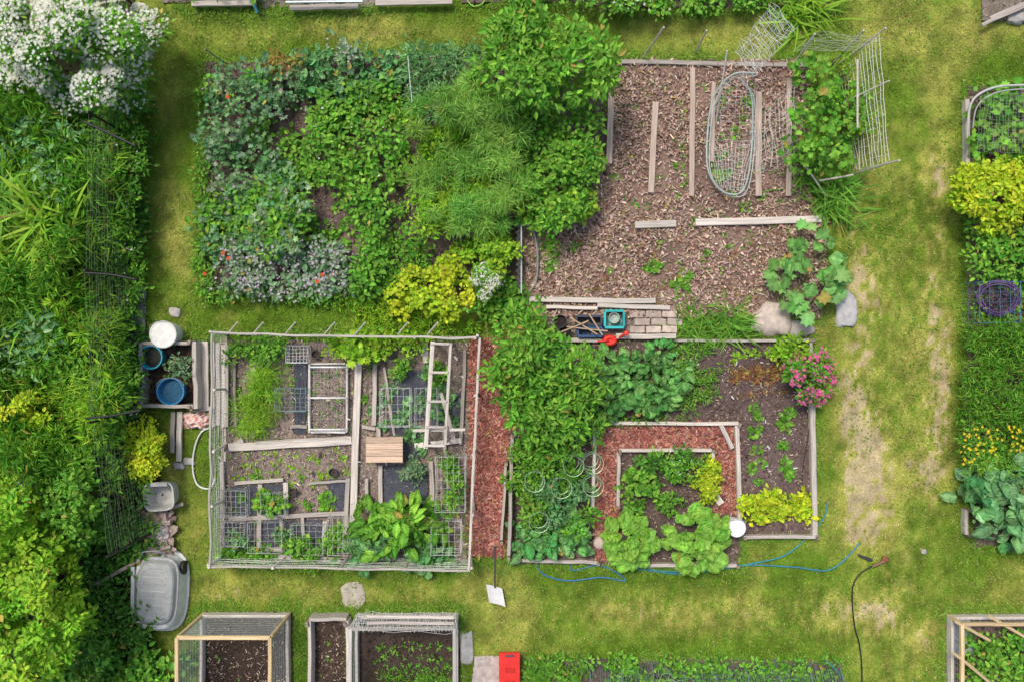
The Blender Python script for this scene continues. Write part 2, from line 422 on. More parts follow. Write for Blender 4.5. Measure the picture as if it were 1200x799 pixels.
for pi,poly in enumerate([P1,P2,P3,P4,P5,P6,P7,P8,P9,P11,P10,PRM,PT,PT2]):
    for i in range(len(poly)):
        a=np.array(poly[i],float);b=np.array(poly[(i+1)%len(poly)],float);k=int(np.linalg.norm(b-a)*8)
        t=rng.random((k,1));q=a+(b-a)*t
        cen=np.mean(poly,0);out=q-cen;out/=np.linalg.norm(out,axis=1)[:,None]
        PP.append(q+out*(np.abs(rng.normal(0,8,(k,1)))*1-(4 if pi in (0,1,2,8,9) else -1)));KK.append(np.full(k,pi in (0,1,2,8,9)))
q=np.concatenate(PP);free=np.concatenate(KK);m=np.zeros(len(q),bool)
for i,p in enumerate(ALL): m|=inpoly(q[:,0],q[:,1],p)
keep=(~m)|(free&(rng.random(len(q))<.45))
for p in (PCR,PRM): keep&=~inpoly(q[:,0],q[:,1],p)
q=q[keep];q=q[(fbm(q[:,0]/66.7,q[:,1]/66.7,2.0,2)>.33)];n=len(q)
g.add('blade',np.stack([(q[:,0]-600)*S,(399.5-q[:,1])*S,np.zeros(n)],1),rng.random(n)*6.283,rng.uniform(.3,1.3,n),rng.normal(0,.4,n),rng.uniform(.05,.14,n),.008,g.cols([(.11,.27,.018),(.20,.39,.03),(.40,.46,.12)],n,var=.22))
g.build()
q=np.stack([rng.uniform(150,1150,22000),rng.uniform(0,799,22000)],1)
m=np.zeros(len(q),bool)
for p in ALL: m|=inpoly(q[:,0],q[:,1],p)
q=q[(~m)&(fbm(q[:,0]/66.7,q[:,1]/66.7,1.8,3)>.5)]
v=Veg('clover_patch');n=len(q)
v.add('oval',np.stack([(q[:,0]-600)*S,(399.5-q[:,1])*S,rng.uniform(.01,.04,n)],1),rng.random(n)*6,rng.normal(0,.3,n),rng.normal(0,.3,n),.032,.027,v.cols([(.09,.24,.02),(.18,.36,.03)],n))
k=160;ii=rng.integers(0,n,k);v.add('fl',np.stack([(q[ii,0]-600)*S,(399.5-q[ii,1])*S,np.full(k,.06)],1),0,0,0,.022,.022,(.75,.75,.68))
v.build()
def soil(name,poly,base,z0=.02,amp=.035,cell=.04,mat=None,clods=1.0,grass=0):
    p=np.array(poly,float);lo=p.min(0);hi=p.max(0);st=cell/S
    gx=np.arange(lo[0]-st,hi[0]+st,st);gy=np.arange(lo[1]-st,hi[1]+st,st)
    X,Y=np.meshgrid(gx,gy,indexing='ij');x=(X-600)*S;y=(399.5-Y)*S
    x=x+rng.normal(0,.006,x.shape);y=y+rng.normal(0,.006,y.shape)
    Z=z0+amp*(fbm(x,y,4,4)-.3)+rng.normal(0,.003,x.shape)
    Z=np.maximum(Z,.006)
    n0,n1=X.shape;idx=np.arange(n0*n1).reshape(n0,n1)
    cx=(X[:-1,:-1]+st/2);cy=(Y[:-1,:-1]+st/2)
    wob=6*(fbm(cx/66.7,cy/66.7,4,3)-.5)
    ins=inpoly(cx+wob,cy+wob,poly)
    F=np.stack([idx[:-1,:-1],idx[:-1,1:],idx[1:,1:],idx[1:,:-1]],-1)[ins]
    base=np.array(base,float);k=fbm(x,y,1.2,4)[...,None];C=base*(.55+.9*k)*(1+rng.normal(0,.08,X.shape+(1,)))
    use=np.unique(F);mp=-np.ones(n0*n1,int);mp[use]=np.arange(len(use))
    V=np.stack([x,y,Z],-1).reshape(-1,3)[use]
    mk(name,V,mp[F].ravel(),np.full(len(F),4),C.reshape(-1,3)[use],[mat or M_soil],smooth=True)
    if clods:
        n=int(parea(poly)*S*S*260*clods);q=sample(poly,n)
        v=Veg(name+'_clods',M_soil);sz=rng.lognormal(-3.9,.45,n).clip(.008,.07)
        v.add('clod',np.stack([(q[:,0]-600)*S,(399.5-q[:,1])*S,np.full(n,z0+amp*.25)],1),rng.random(n)*6,rng.random(n),rng.random(n),sz*1.6,sz*1.5,base*(1+rng.normal(0,.28,(n,1))).clip(.4,2)*1.15);v.build()
BR=(.16,.115,.10);GR=(.23,.18,.155);DK=(.07,.05,.04)
soil('garden_soil',P1,BR)
soil('garden_soil',P2,(.25,.165,.13),amp=.05,clods=.8)
soil('garden_soil',P3,(.135,.095,.085))
soil('mulch_path',PRM,(.20,.07,.055),clods=0)
soil('garden_soil',P4,GR)
soil('garden_soil',P5,DK)
soil('garden_soil',P6,(.065,.045,.035));soil('garden_soil',P7,(.065,.045,.035));soil('garden_soil',P8,(.065,.047,.037))
soil('garden_soil',P9,BR);soil('garden_soil',P10,BR);soil('garden_soil',P11,BR,cell=.06)
soil('hedge_soil',PH,(.07,.07,.035),cell=.08,clods=.3)
soil('garden_soil',PT,(.25,.21,.17),cell=.08);soil('garden_soil',PT2,BR,cell=.08);soil('garden_soil',PT3,(.25,.21,.17),cell=.08)
def litter(name,poly,n,L,Wd,pal,z=.05,T='chip',hole=None,pv=.2,patch=0):
    q=sample(poly,n)
    if hole: q=q[~inpoly(q[:,0],q[:,1],hole)]
    if patch: q=q[fbm(q[:,0]/66.7,q[:,1]/66.7,1.7,3)+rng.normal(0,.07,len(q))>patch]
    n=len(q);v=Veg(name,M_chip);sz=(1+rng.normal(0,.4,n)).clip(.25,2.2)
    v.add(T,np.stack([(q[:,0]-600)*S,(399.5-q[:,1])*S,z+rng.uniform(-.02,.02,n)],1),rng.random(n)*6.283,rng.normal(0,pv,n),rng.normal(0,pv*1.3,n),L*sz,Wd*sz,v.cols(pal,n,var=.28));v.build()
litter('leaf_mulch',P2,28000,.05,.03,[(.24,.14,.10),(.46,.32,.25),(.70,.54,.45)],z=.06,T='oval',pv=.4,patch=.44)
litter('wood_chips',P2,5000,.05,.012,[(.36,.26,.19),(.62,.49,.38)],z=.075)
RM=[(.24,.07,.055),(.44,.17,.125),(.6,.36,.28)]
litter('red_bark_mulch',PRM,9000,.05,.018,RM,z=.045)
PU=[(697,495),(864,495),(866,600),(835,600),(835,526),(725,526),(725,655),(697,655)]
litter('red_bark_mulch',PU,8500,.05,.018,RM,z=.045)
for pp,nn in ((P1,2500),(P3,3500),(P4,6500),(P7,300),(P6,700)):
    litter('straw_litter',pp,nn,.035,.008,[(.36,.29,.2),(.6,.5,.38)],z=.045)
# ================= BOARDS =================
WG=(.47,.42,.37);WL=(.62,.56,.49);WN=(.72,.54,.30);WD=(.28,.23,.18)
def plank(x1,y1,x2,y2,w=7,z=.06,h=.05,col=WG,name='wooden_plank'):
    b=B(name);b.beam(W(x1,y1,z),W(x2,y2,z),w*S,h,col,nseg=4,jit=.004);b.build()
def frame(name,segs,z=.07,h=.14,w=3.2,col=WG,posts=True):
    b=B(name)
    for i,sg in enumerate(segs):
        x1,y1,x2,y2=sg[:4];ww=sg[4] if len(sg)>4 else w
        b.beam(W(x1,y1,z+.003*i),W(x2,y2,z+.003*i),ww*S,h,col,nseg=6,jit=.005)
        if posts:
            for q in ((x1,y1),(x2,y2)): b.beam(W(q[0],q[1],0),W(q[0],q[1],0)+np.array([.004,0,z+h*.7]),.05,.05,WD)
    b.build()
PB=(.54,.43,.35)
for a in [(716,110,714,192,7),(768,120,763,226,7),(812,80,810,230,6),(889,108,889,230,7),(925,92,924,230,6),(836,98,834,190,5)]: plank(*a,z=.09,col=PB)
plank(728,73,946,77,5);plank(744,264,792,262,8,z=.1,col=WL);plank(815,261,962,257,8,z=.1,col=WL)
for a in [(620,351,768,353,6),(640,360,700,361,4),(700,358,785,361,5)]: plank(*a,z=.11,col=WL)
plank(722,394,792,394,6,z=.11,col=WL);plank(650,398,705,399,5,z=.1,col=WL)
b=B('paver_path')
for r_,y in enumerate((368,377,386)):
    for i in range(3):
        x=738+i*19+(r_%2)*6;b.beam(W(x,y,.05),W(x+17,y+.5,.05),.12,.06,(.52,.43,.36),mat=STO,jit=.004)
b.build()
litter('gravel_patch',PCR,1500,.03,.02,[(.3,.25,.2),(.5,.44,.38)],z=.02);soil('garden_soil',PCR,(.22,.17,.14),z0=.012,amp=.015)
frame('raised_bed_frame',[(790,399,946,399),(949,399,953,470),(951,470,954,626,6),(870,628,954,628,4)])
frame('raised_bed_frame',[(698,495,864,496,4),(697,498,694,600,4),(863,498,867,612,5)],col=WL)
frame('raised_bed_frame',[(725,527,833,527,4),(725,530,724,592,4),(835,528,836,562,4)],col=WL)
frame('raised_bed_frame',[(740,661,862,661,4),(600,655,700,658,4)],col=WG)
frame('raised_bed_frame',[(601,508,596,648,4),(593,540,588,630,3)],z=.15,h=.3,col=WG)
plank(845,498,858,525,5,z=.17,col=WL);plank(835,575,845,590,8,z=.1,col=WL)
# ---- fenced plot
ft=.7
fc=[(248,391),(561,396),(549,668),(246,663)]
b=B('netting_fence')
ctop=[W(x,y,ft) for x,y in fc]
for i in range(4):
    A=ctop[i];D=ctop[(i+1)%4];b.beam(A,D,.034,.03,(.52,.48,.42),nseg=10,jit=.012)
    A0=A*[1,1,0];D0=D*[1,1,0]
    ln=np.linalg.norm(A-D);k=max(3,int(ln/.95))
    for j in range(k+1):
        p=A0+(D0-A0)*j/k;b.beam(p+np.array([.003*(j+1),.002*i,0]),p+np.array([.003*(j+1)+rng.normal(0,.03),rng.normal(0,.03),ft-.02+abs(rng.normal(0,.06))]),.04,.04,WL)
    b.net(A0+[0,0,.04],D0+[0,0,.04],D-[0,0,.02],A-[0,0,.02],int(ln/.055),11,.0026,(.72,.71,.66),wob=.009)
    b.beam(A0+[0,0,.02],D0+[0,0,.02],.035,.04,WG,nseg=6,jit=.01)
b.build()
for a in [(264,404,264,500,8),(256,402,256,498,5),(297,430,297,512,5),(268,524,412,516,9),(300,519,409,512,4),(421,400,413,642,8),(440,420,438,498,5),
          (444,500,443,535,5),(335,565,335,605,6),(268,608,404,601,5),(305,567,303,640,5),(381,610,380,648,5),(275,566,332,562,4),(268,640,330,644,4),
          (408,560,404,640,5),(446,545,446,610,5),(472,590,476,640,5),(505,540,507,600,5),(497,400,500,425,7),(260,540,262,600,5),(285,515,272,522,6),(486,522,540,516,6),
          (330,602,330,640,4),(355,605,356,645,4),(362,566,408,563,3),(340,500,360,500,4),(424,500,440,502,4),(450,590,500,588,3),(520,500,524,560,4),(430,560,430,600,4),(275,420,276,500,3),(545,410,540,520,4),(300,650,400,655,5),(500,600,540,610,4),(450,430,462,510,3)]:
    plank(*a,z=.09+.002*rng.random(),col=WL if a[4]>5 else WG)
for x in (270,300,338,384,420,470,505): 
    b=B('fence_stake');b.tube([W(x-4,392,.6),W(x+8,378,.95)],.014,WL,WOOD,6);b.build()
b=B('wooden_trellis')
b.beam(W(507,400,.6),W(499,525,.6),.07,.05,WL);b.beam(W(528,402,.6),W(522,520,.6),.05,.05,WL)
for y in (403,436,470,500,522): b.beam(W(505-(y-400)*.06,y,.64),W(527-(y-400)*.05,y,.64),.04,.03,WL)
for x,y in ((507,402),(499,523),(528,404),(522,518)):
    p=W(x,y,.6);b.beam(p*[1,1,0]+[.004,0,0],p+[.004,0,-.03],.045,.045,WG)
b.beam(W(484,504,.5),W(545,503,.5),.05,.04,WL);b.beam(W(517,460,.3),W(532,515,.3),.06,.03,WG)
b.build()
b=B('wooden_crate_table')
for i in range(4): 
    y=515+i*7.6;b.beam(W(429,y,.42),W(472,y,.42),.105,.03,(.58,.42,.30))
for x,y in ((433,516),(468,516),(433,537),(468,537)): p=W(x,y,.4);b.beam(p*[1,1,0],p,.05,.05,WG)
b.beam(W(431,512,.36),W(431,541,.36),.03,.08,WG);b.beam(W(470,512,.36),W(470,541,.36),.03,.08,WG)
b.build()
b=B('white_hoop_frame')
for y in (430,466,503):
    b.tube(smooth_path([W(363,y,.02),W(364,y,.22),W(374,y,.34),(W(386,y,.38)),W(398,y,.34),W(407,y,.22),W(407,y,.02)]),.015,(.82,.82,.8),PLA)
for x in (363,407): b.beam(W(x,426,.08),W(x,506,.08),.03,.09,(.7,.67,.62))
for y in (426,506): b.beam(W(365,y,.08),W(405,y,.08),.03,.09,(.7,.67,.62))
b.net(W(364,428,.2),W(364,505,.2),W(384,505,.37),W(384,428,.37),22,5,.0012,(.6,.6,.58));b.net(W(388,428,.37),W(388,505,.37),W(406,505,.2),W(406,428,.2),22,5,.0012,(.6,.6,.58))
b.build()
def cage(name,x1,y1,x2,y2,h,col=(.45,.47,.45),nu=6,nv=5,r=.004):
    b=B(name);t=[W(x1,y1,h),W(x2,y1,h),W(x2,y2,h),W(x1,y2,h)]
    b.net(*t,nu,nv,r,col,wob=.004)
    for i in range(4):
        A=t[i];D=t[(i+1)%4];b.net(A*[1,1,0],D*[1,1,0],D,A,nu,3,r,col,wob=.004)
    b.build()
cage('wire_crate',322,455,358,482,.3,(.25,.35,.36))
cage('wire_crate',254,575,288,606,.3);cage('wire_crate',258,612,286,640,.3,(.5,.5,.48));cage('wire_crate',335,405,360,425,.3,(.7,.7,.68))
cage('wire_plant_cage',445,455,480,500,.4,(.6,.62,.6),5,5,.003);cage('wire_plant_cage',486,455,512,500,.45,(.5,.52,.5),4,5,.0025)
cage('wire_plant_cage',305,578,334,604,.3,(.55,.57,.55),4,4,.003);cage('wire_plant_cage',510,535,545,600,.5,(.6,.6,.57),5,7,.003);cage('wire_plant_cage',340,615,378,650,.3,(.5,.5,.47),5,5,.003)
cage('wire_plant_cage',290,612,330,648,.3,(.5,.5,.47),5,5,.003);cage('wire_plant_cage',505,610,540,650,.5,(.6,.6,.57),5,5,.003);cage('wire_plant_cage',384,606,408,650,.3,(.6,.6,.57),4,5,.003)
def sheet(name,poly,z,col,mat=FAB,amp=.03):
    A,Bq,C_,D=[np.array(q,float) for q in poly];n=14;b=B(name);V=[]
    for i in range(n+1):
        for j in range(n+1):
            u,v_=i/n,j/n;q=(A*(1-u)+Bq*u)*(1-v_)+(D*(1-u)+C_*u)*v_
            w=W(q[0]+rng.normal(0,.4),q[1]+rng.normal(0,.4),z);V.append(w+np.array([0,0,amp*float(fbm(w[0],w[1],5,3))])+rng.normal(0,.004,3))
    F=[(i*(n+1)+j,i*(n+1)+j+1,(i+1)*(n+1)+j+1,(i+1)*(n+1)+j) for i in range(n) for j in range(n)]
    b.raw(V,F,mat,col);b.build()
FB=(.075,.08,.10)
for q in [[(450,545),(500,543),(502,588),(450,590)],[(462,436),(500,432),(502,492),(458,494)],[(270,570),(330,566),(332,606),(272,608)],[(385,560),(408,560),(406,598),(386,600)],
          [(455,500),(492,500),(492,540),(470,540)],[(305,610),(378,608),(378,652),(305,652)],[(345,420),(360,420),(358,508),(345,508)],[(262,612),(298,612),(298,650),(262,650)],[(505,460),(540,460),(538,500),(505,500)]]: sheet('weed_barrier_sheet',q,.05,FB)
feather('dill_plant',[(295,425),(328,430),(330,490),(300,505),(288,470)],.5,5500,GY,K=14,Wd=.009)
mass('pea_vines',[(266,398),(340,400),(335,418),(268,420)],.5,L=.06,Wd=.04,rc=.12)
shrub('squash_vine',424,404,32,22,.6,T='lob',L=.11,Wd=.11,pal=GY)
mass('bean_vines',[(385,398),(500,396),(500,414),(388,412)],.5,L=.06,Wd=.04,rc=.11,pal=GY,lai=3)
shrub('kale_plant',472,622,52,40,.6,T='crk',L=.22,Wd=.12,pal=GM,lai=3.6)
shrub('kale_plant',440,640,26,22,.5,T='crk2',L=.2,Wd=.11,pal=GB,lai=3.6)
shrub('broccoli_plant',500,650,30,16,.4,T='crk',L=.16,Wd=.1,pal=GB)
rowp('cabbage_plants',[(455,470),(468,490),(448,500),(476,478),(492,470),(480,505),(495,515),(456,452),(515,455),(472,520),(500,440),(512,480),(440,485),(530,470),(525,490),(462,460)],14,.15,.11,'crk',GB)
rowp('lettuce_plants',[(388,590),(380,588),(392,580),(386,596)],26,.12,.1,'crk2',GM)
shrub('kale_plant',318,590,17,14,.35,T='crk',L=.13,Wd=.08,pal=GM)
shrub('bean_plants',352,640,22,14,.35,T='oval',L=.07,Wd=.05,pal=GM,lai=3);shrub('bean_plants',392,635,14,13,.35,T='oval',L=.08,Wd=.06,pal=GM)
shrub('bean_plants',280,630,14,14,.35,T='oval',L=.07,Wd=.05,pal=GB,lai=3);shrub('herb_plant',330,625,10,12,.3,pal=GB,lai=3)
shrub('parsley_plant',484,550,16,14,.35,L=.05,Wd=.03,pal=GG);shrub('tomato_plant',525,545,16,12,.5,L=.07,Wd=.04,pal=GM,lai=3);shrub('tomato_plant',533,575,12,26,.6,L=.07,Wd=.04,pal=GM,lai=2.4)
shrub('tomato_plant',510,440,13,18,.5,L=.07,Wd=.04,pal=GM,lai=2.5);shrub('tomato_plant',470,432,12,12,.4,L=.07,Wd=.04,pal=GM,lai=3)
rowp('radish_seedlings',[p for y in (536,545,556,566) for p in line(285,y,402,y-5,15)],7,.065,.035,'oval',GY,jit=4)
rowp('carrot_seedlings',[p for x in (375,385,396) for p in line(x,436,x,500,8)],8,.05,.025,'oval',GM,jit=3)
rowp('onion_seedlings',line(275,440,278,505,8)+line(350,415,350,500,7)+line(430,430,430,490,6),7,.08,.02,'oval',GM)
rowp('chard_plants',[(340,430),(346,445),(360,595),(345,610),(300,610),(318,625),(400,620),(290,585),(430,470),(360,560),(430,590),(455,600),(300,560),(275,480),(280,455),(275,595),(395,610),(370,640)],14,.12,.07,'crk',GM)
rowp('weed_seedlings',[tuple(x) for x in sample(P4,180)],6,.05,.03,'oval',GM)
mass('pea_vines',[(262,645),(545,650),(547,664),(262,660)],.35,L=.06,Wd=.035,rc=.1,lai=2,hole=.45)
rowp('nasturtium',[(520,590),(525,605),(515,630),(530,640),(540,625)],20,.07,.07,'lob',GY)
def tray(name,x1,y1,x2,y2,h,col,wall=.02,inside=None):
    b=B(name);z=h/2;cx=(x1+x2)/2;cy=(y1+y2)/2
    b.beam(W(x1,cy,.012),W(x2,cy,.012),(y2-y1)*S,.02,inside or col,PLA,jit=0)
    for (a,c,d,e) in ((x1,y1,x2,y1),(x1,y2,x2,y2),): b.beam(W(a,c)+[0,0,z],W(d,e)+[0,0,z],wall,h,col,PLA,jit=0); b.beam(W(a,c)+[0,0,h+.006],W(d,e)+[0,0,h+.006],wall*2,.012,col,PLA,jit=0)
    for a in (x1,x2): b.beam(W(a,y1)+[0,-wall,z],W(a,y2)+[0,wall,z],wall,h,col,PLA,jit=0); b.beam(W(a,y1)+[0,-wall,h+.008],W(a,y2)+[0,wall,h+.008],wall*2,.012,col,PLA,jit=0)
    b.build()
def bucket(name,px,py,r,h,col,lid=False,inner=None,handle=True):
    b=B(name);c=W(px,py)
    if lid: b.lathe(c,[(r*.85,0),(r*.97,h*.9),(r*1.05,h*.9),(r*1.06,h),(r*.98,h+.008),(r*.9,h-.004),(r*.3,h),(0.01,h)],col)
    else:
        b.lathe(c,[(r*.8,0),(r*.97,h*.93),(r*1.05,h*.93),(r*1.05,h),(r*.95,h),(r*.93,h*.93),(r*.78,.03),(.01,.03)],col)
        if inner is not None: b.lathe(c,[(r*.88,h*.6),(r*.5,h*.62),(.01,h*.61)],inner,SOIL)
    if handle: b.tube([c+np.array([r*1.04*math.cos(t),r*1.04*math.sin(t)*.6+r*.4,h+.02*math.sin(t)]) for t in np.linspace(0,math.pi,9)],.004,(.6,.6,.6),MET,5)
    return b.build(smooth=False)
for x,y in ((345,575),(372,415),(392,552)): bucket('plant_pot',x,y,.07,.14,(.08,.08,.09),inner=(.08,.06,.05),handle=False)
tray('seed_tray',520,560,530,572,.08,(.1,.1,.12))
v=Veg('plant_labels',M_plastic);q=np.concatenate([sample(P4,26),sample([(870,470),(945,470),(945,600),(870,600)],8),sample([(790,405),(940,405),(940,470),(790,470)],6)])
v.add('chip',np.stack([(q[:,0]-600)*S,(399.5-q[:,1])*S,np.full(len(q),.12)],1),rng.random(len(q))*6,.4,0,.07,.02,(.7,.7,.66));v.build()
# ================= TOP LEFT PLOT =================
PPY=[(242,92),(310,75),(345,90),(318,130),(290,150),(335,190),(372,240),(345,290),(300,300),(240,300),(232,250),(262,215),(240,180)]
mass('poppy_plants',PPY,.6,T='star',L=.12,Wd=.09,pal=GB,lai=2.0,rc=.14,fl=(40,.05,(.62,.38,.5)))
mass('poppy_plants',PPY,.65,T='star',L=.12,Wd=.09,pal=GG,lai=1.0,rc=.12,K=40)
mass('mallow_plants',PPY,.6,T='oval',L=.09,Wd=.06,pal=GM,lai=1.2,rc=.13,hole=.45)
mass('weedy_border',[(236,100),(252,100),(246,340),(230,340)],.3,L=.07,Wd=.035,pal=GM,lai=2,rc=.1,hole=.35);mass('weedy_border',[(238,334),(460,340),(460,356),(238,352)],.3,L=.07,Wd=.035,pal=GM,lai=2,rc=.1,hole=.35)
v=Veg('red_poppies');pp=np.array([W(x,y,.85) for x,y in [(267,114),(262,297),(268,303),(240,321),(378,322),(372,330)]])
for k in range(3): v.add('fl',pp+[0,0,.01*k],k*.5,.2,0,.08,.08,(.8,.12,.03))
b0=pp.copy();b0[:,2]=.1;v.stalks(b0,pp,.005,(.1,.2,.06));v.build()
mass('borage_plants',[(262,290),(345,278),(408,292),(414,338),(330,346),(258,338)],.55,T='oval',L=.10,Wd=.06,pal=GG,lai=2.8,rc=.14,fl=(650,.05,(.64,.55,.66)))
mass('borage_plants',[(385,52),(420,52),(420,72),(385,72)],.5,T='oval',L=.09,Wd=.05,pal=GG,lai=2,rc=.12,fl=(80,.04,(.66,.57,.68)))
mass('lettuce_bed',[(345,66),(466,64),(472,110),(420,128),(352,118)],.5,T='crk2',L=.12,Wd=.09,pal=GB,lai=2.6,rc=.14,hole=.3)
mass('poppy_plants',[(300,80),(350,80),(350,130),(310,130)],.5,T='star',L=.12,Wd=.10,pal=GG,lai=2.2,rc=.14)
mass('potato_plants',[(366,110),(455,95),(480,140),(474,222),(450,250),(446,338),(412,342),(425,262),(396,226),(364,200)],.7,T='oval',L=.085,Wd=.06,pal=GM,lai=3.2,rc=.14,fl=(30,.04,(.8,.8,.8)),hole=.25)
mass('bean_plants',[(290,150),(345,120),(368,150),(365,215),(330,225),(310,190)],.4,T='oval',L=.08,Wd=.06,pal=GM,lai=1.5,rc=.11,hole=.3)
rowp('squash_seedlings',[tuple(x) for x in sample([(350,225),(420,240),(415,330),(360,300)],14)]+[tuple(x) for x in sample([(290,110),(345,110),(365,210),(300,190)],14)],9,.10,.08,'lob',GM)
mass('weeds',[(345,225),(420,240),(410,290),(350,300)],.25,T='oval',L=.07,Wd=.05,pal=GM,lai=.8,rc=.1,hole=.5)
mass('weeds',[(446,230),(500,240),(500,345),(446,345)],.4,T='rh',L=.08,Wd=.04,pal=GM,lai=2.0,rc=.12,hole=.46)
mass('russet_leaf_plant',[(312,66),(356,66),(350,84),(318,88)],.5,T='oval',L=.07,Wd=.05,pal=[(.35,.17,.05),(.36,.34,.07)],lai=2,rc=.1)
mass('tall_herbs',[(478,62),(560,60),(570,120),(500,140),(478,110)],.8,L=.09,Wd=.03,pal=GB,lai=3.2,rc=.15,fl=(60,.03,(.7,.72,.5)))
feather('asparagus_ferns',[(490,110),(575,100),(606,150),(600,260),(520,275),(485,220)],1.1,30000,[(.14,.36,.05),(.27,.53,.09),(.42,.66,.15)],L=.13,Wd=.011,K=60,rc=.18)
mass('asparagus_undergrowth',[(480,120),(590,110),(605,260),(490,272)],.8,L=.09,Wd=.04,pal=GY,lai=2.8,rc=.13,hole=.38)
mass('sunchoke_plants',[(570,35),(600,15),(650,20),(690,30),(722,60),(720,100),(680,118),(640,130),(590,118),(562,80)],1.6,T='oval',L=.11,Wd=.055,pal=GM,lai=4.2,rc=.15)
mass('raspberry_bush',[(602,120),(700,130),(706,190),(690,235),(650,268),(612,258),(598,180)],.9,T='oval',L=.08,Wd=.05,pal=GM,lai=3.6,rc=.14)
shrub('currant_bush',655,235,48,32,.8,T='lob',L=.08,Wd=.08,pal=GY,lai=3.6,rc=.15)
shrub('goldenrod_bush',512,340,52,40,.8,T='lob',L=.07,Wd=.065,pal=GL,lai=3.6,rc=.14)
shrub('goldenrod_bush',575,300,38,30,.8,T='oval',L=.07,Wd=.04,pal=GY,lai=3.6,rc=.14)
mass('hydrangea_bush',[(560,325),(612,335),(618,372),(570,380),(545,360)],.6,T='oval',L=.08,Wd=.05,pal=GM,lai=4,rc=.13)
shrub('white_flowering_plant',572,328,22,20,1.0,L=.05,Wd=.03,pal=GM,fl=(650,.034,(.86,.85,.80)),lai=2.2,rc=.12)
mass('meadow_fringe',[(380,352),(470,350),(560,378),(560,396),(400,392),(440,372)],.3,L=.08,Wd=.02,pal=GY,lai=2.5,rc=.11,hole=.35)
# ================= TOP RIGHT PLOT =================
rowp('strawberry_plants',[(648,298),(655,285),(640,290),(660,300),(650,310),(790,335),(800,328),(765,318),(808,262),(640,275),(850,345),(822,295),(757,311),(640,300),(662,290),(795,338),(930,345),(645,282),(655,308),(635,285),(668,295),(798,332),(760,315)],18,.12,.10,'oval',GM,jit=3)
rowp('volunteer_seedlings',[tuple(x) for x in sample([(720,90),(940,90),(950,360),(660,350)],220)],7,.075,.04,'oval',GM)
rowp('red_seedlings',[tuple(x) for x in sample([(680,240),(940,270),(950,360),(660,350)],70)],6,.08,.04,'oval',[(.35,.12,.08),(.3,.3,.08)])
rowp('bean_seedlings',[(838,130),(848,160),(838,200),(870,175),(875,120),(858,110),(790,215),(800,205),(842,215),(905,170),(845,140),(850,180),(862,160),(842,120),(850,205),(868,145)],12,.11,.08,'oval',GM)
mass('grape_vine',[(936,66),(962,80),(1000,110),(1010,160),(985,200),(940,196),(925,170),(940,110)],1.0,T='lob',L=.11,Wd=.11,pal=GM,lai=2.6,rc=.13)
mass('pea_vines',[(985,60),(1010,90),(1030,150),(1000,160)],.9,L=.06,Wd=.04,pal=GY,lai=1.3,rc=.1)
strap('daylily_plant',975,232,240,.5,.03,GM,spread=12)
strap('daylily_plant',948,205,120,.42,.03,GM,spread=12)
v=Veg('rhubarb_plant')
for k in range(62):
    q=rng.random()*6.28;r=rng.random()**.6*.62;c0=W(945,320,.3);lf=.19+.13*rng.random()
    v.add('lob' if k%3 else 'crk',[c0+[math.cos(q)*r*.85,math.sin(q)*r*1.15,.25*(1-r)+rng.normal(0,.05)]],q+rng.normal(0,.5),rng.normal(0,.28),rng.normal(0,.28),lf,lf*.92,v.cols([(.13,.33,.07),(.25,.47,.14)],1))
cc=W(945,318);v.stalks(np.tile(cc,(10,1)),cc+np.stack([rng.normal(0,.3,10),rng.normal(0,.35,10),np.full(10,.3)],1),.015,(.3,.35,.12));v.build()
v=Veg('squash_blossoms');v.add('fl',[W(948,316,.7),W(925,300,.6)],0,0,0,.1,.1,(.6,.3,.1));v.build()
strap('daylily_plant',820,385,170,.36,.022,GM,spread=10);strap('daylily_plant',855,380,200,.42,.022,GM,spread=10);strap('iris_leaves',805,374,70,.28,.02,GM,spread=7)
b=B('arched_net_trellis')
pth=[(884,86,.9),(858,88,.8),(836,115,.5),(829,160,.35),(830,200,.3),(846,224,.2),(868,226,.2),(878,200,.3),(882,150,.4),(880,110,.6),(866,92,.8)]
b.tube(smooth_path([W(*p) for p in pth]),.015,(.42,.50,.46),PLA,8)
b.tube(smooth_path([W(p[0]+3,p[1]+3,p[2]-.05) for p in pth]),.009,(.55,.6,.56),PLA,6)
NC=(.72,.72,.68)
b.net(W(862,60,.95),W(905,4,1.3),W(932,34,1.2),W(884,90,.9),20,12,.0036,NC,wob=.02)
b.net(W(832,170,.3),W(880,165,.35),W(872,224,.15),W(842,222,.15),14,14,.003,NC,wob=.016)
b.net(W(880,150,.3),W(930,100,.5),W(935,185,.3),W(884,205,.2),14,12,.003,NC,wob=.02)
b.net(W(846,92,.8),W(884,90,.9),W(882,165,.38),W(832,165,.36),6,10,.0018,NC,wob=.012)
b.tube([W(884,86,0),W(884,86,.9)],.015,WG,WOOD)
b.build()
def stake(x1,y1,x2,y2,z1,z2,r=.012,col=WL,name='garden_stake'):
    b=B(name);b.tube([W(x1,y1,z1),(W(x1,y1,z1)+W(x2,y2,z2))/2+rng.normal(0,.004,3),W(x2,y2,z2)],r,col,WOOD,6);b.build()
for a in [(752,70,778,32,0,1.1),(815,62,828,36,0,.9),(838,150,852,60,0,.9),(975,76,1012,36,0,1.3),(985,74,1038,33,0,1.4),(1000,204,1054,188,0,1.3),(960,212,1000,205,.3,.6),(925,82,955,40,0,1.0),
          (1005,70,1005,150,.9,.9),(940,190,968,230,.3,.2),(968,130,1042,95,0,1.3)]: stake(*a,r=.016)
b=B('wire_trellis');b.net(W(985,85,.05),W(1000,200,.05),W(1042,190,1.25),W(1030,40,1.25),16,12,.0042,(.68,.67,.62),wob=.010)
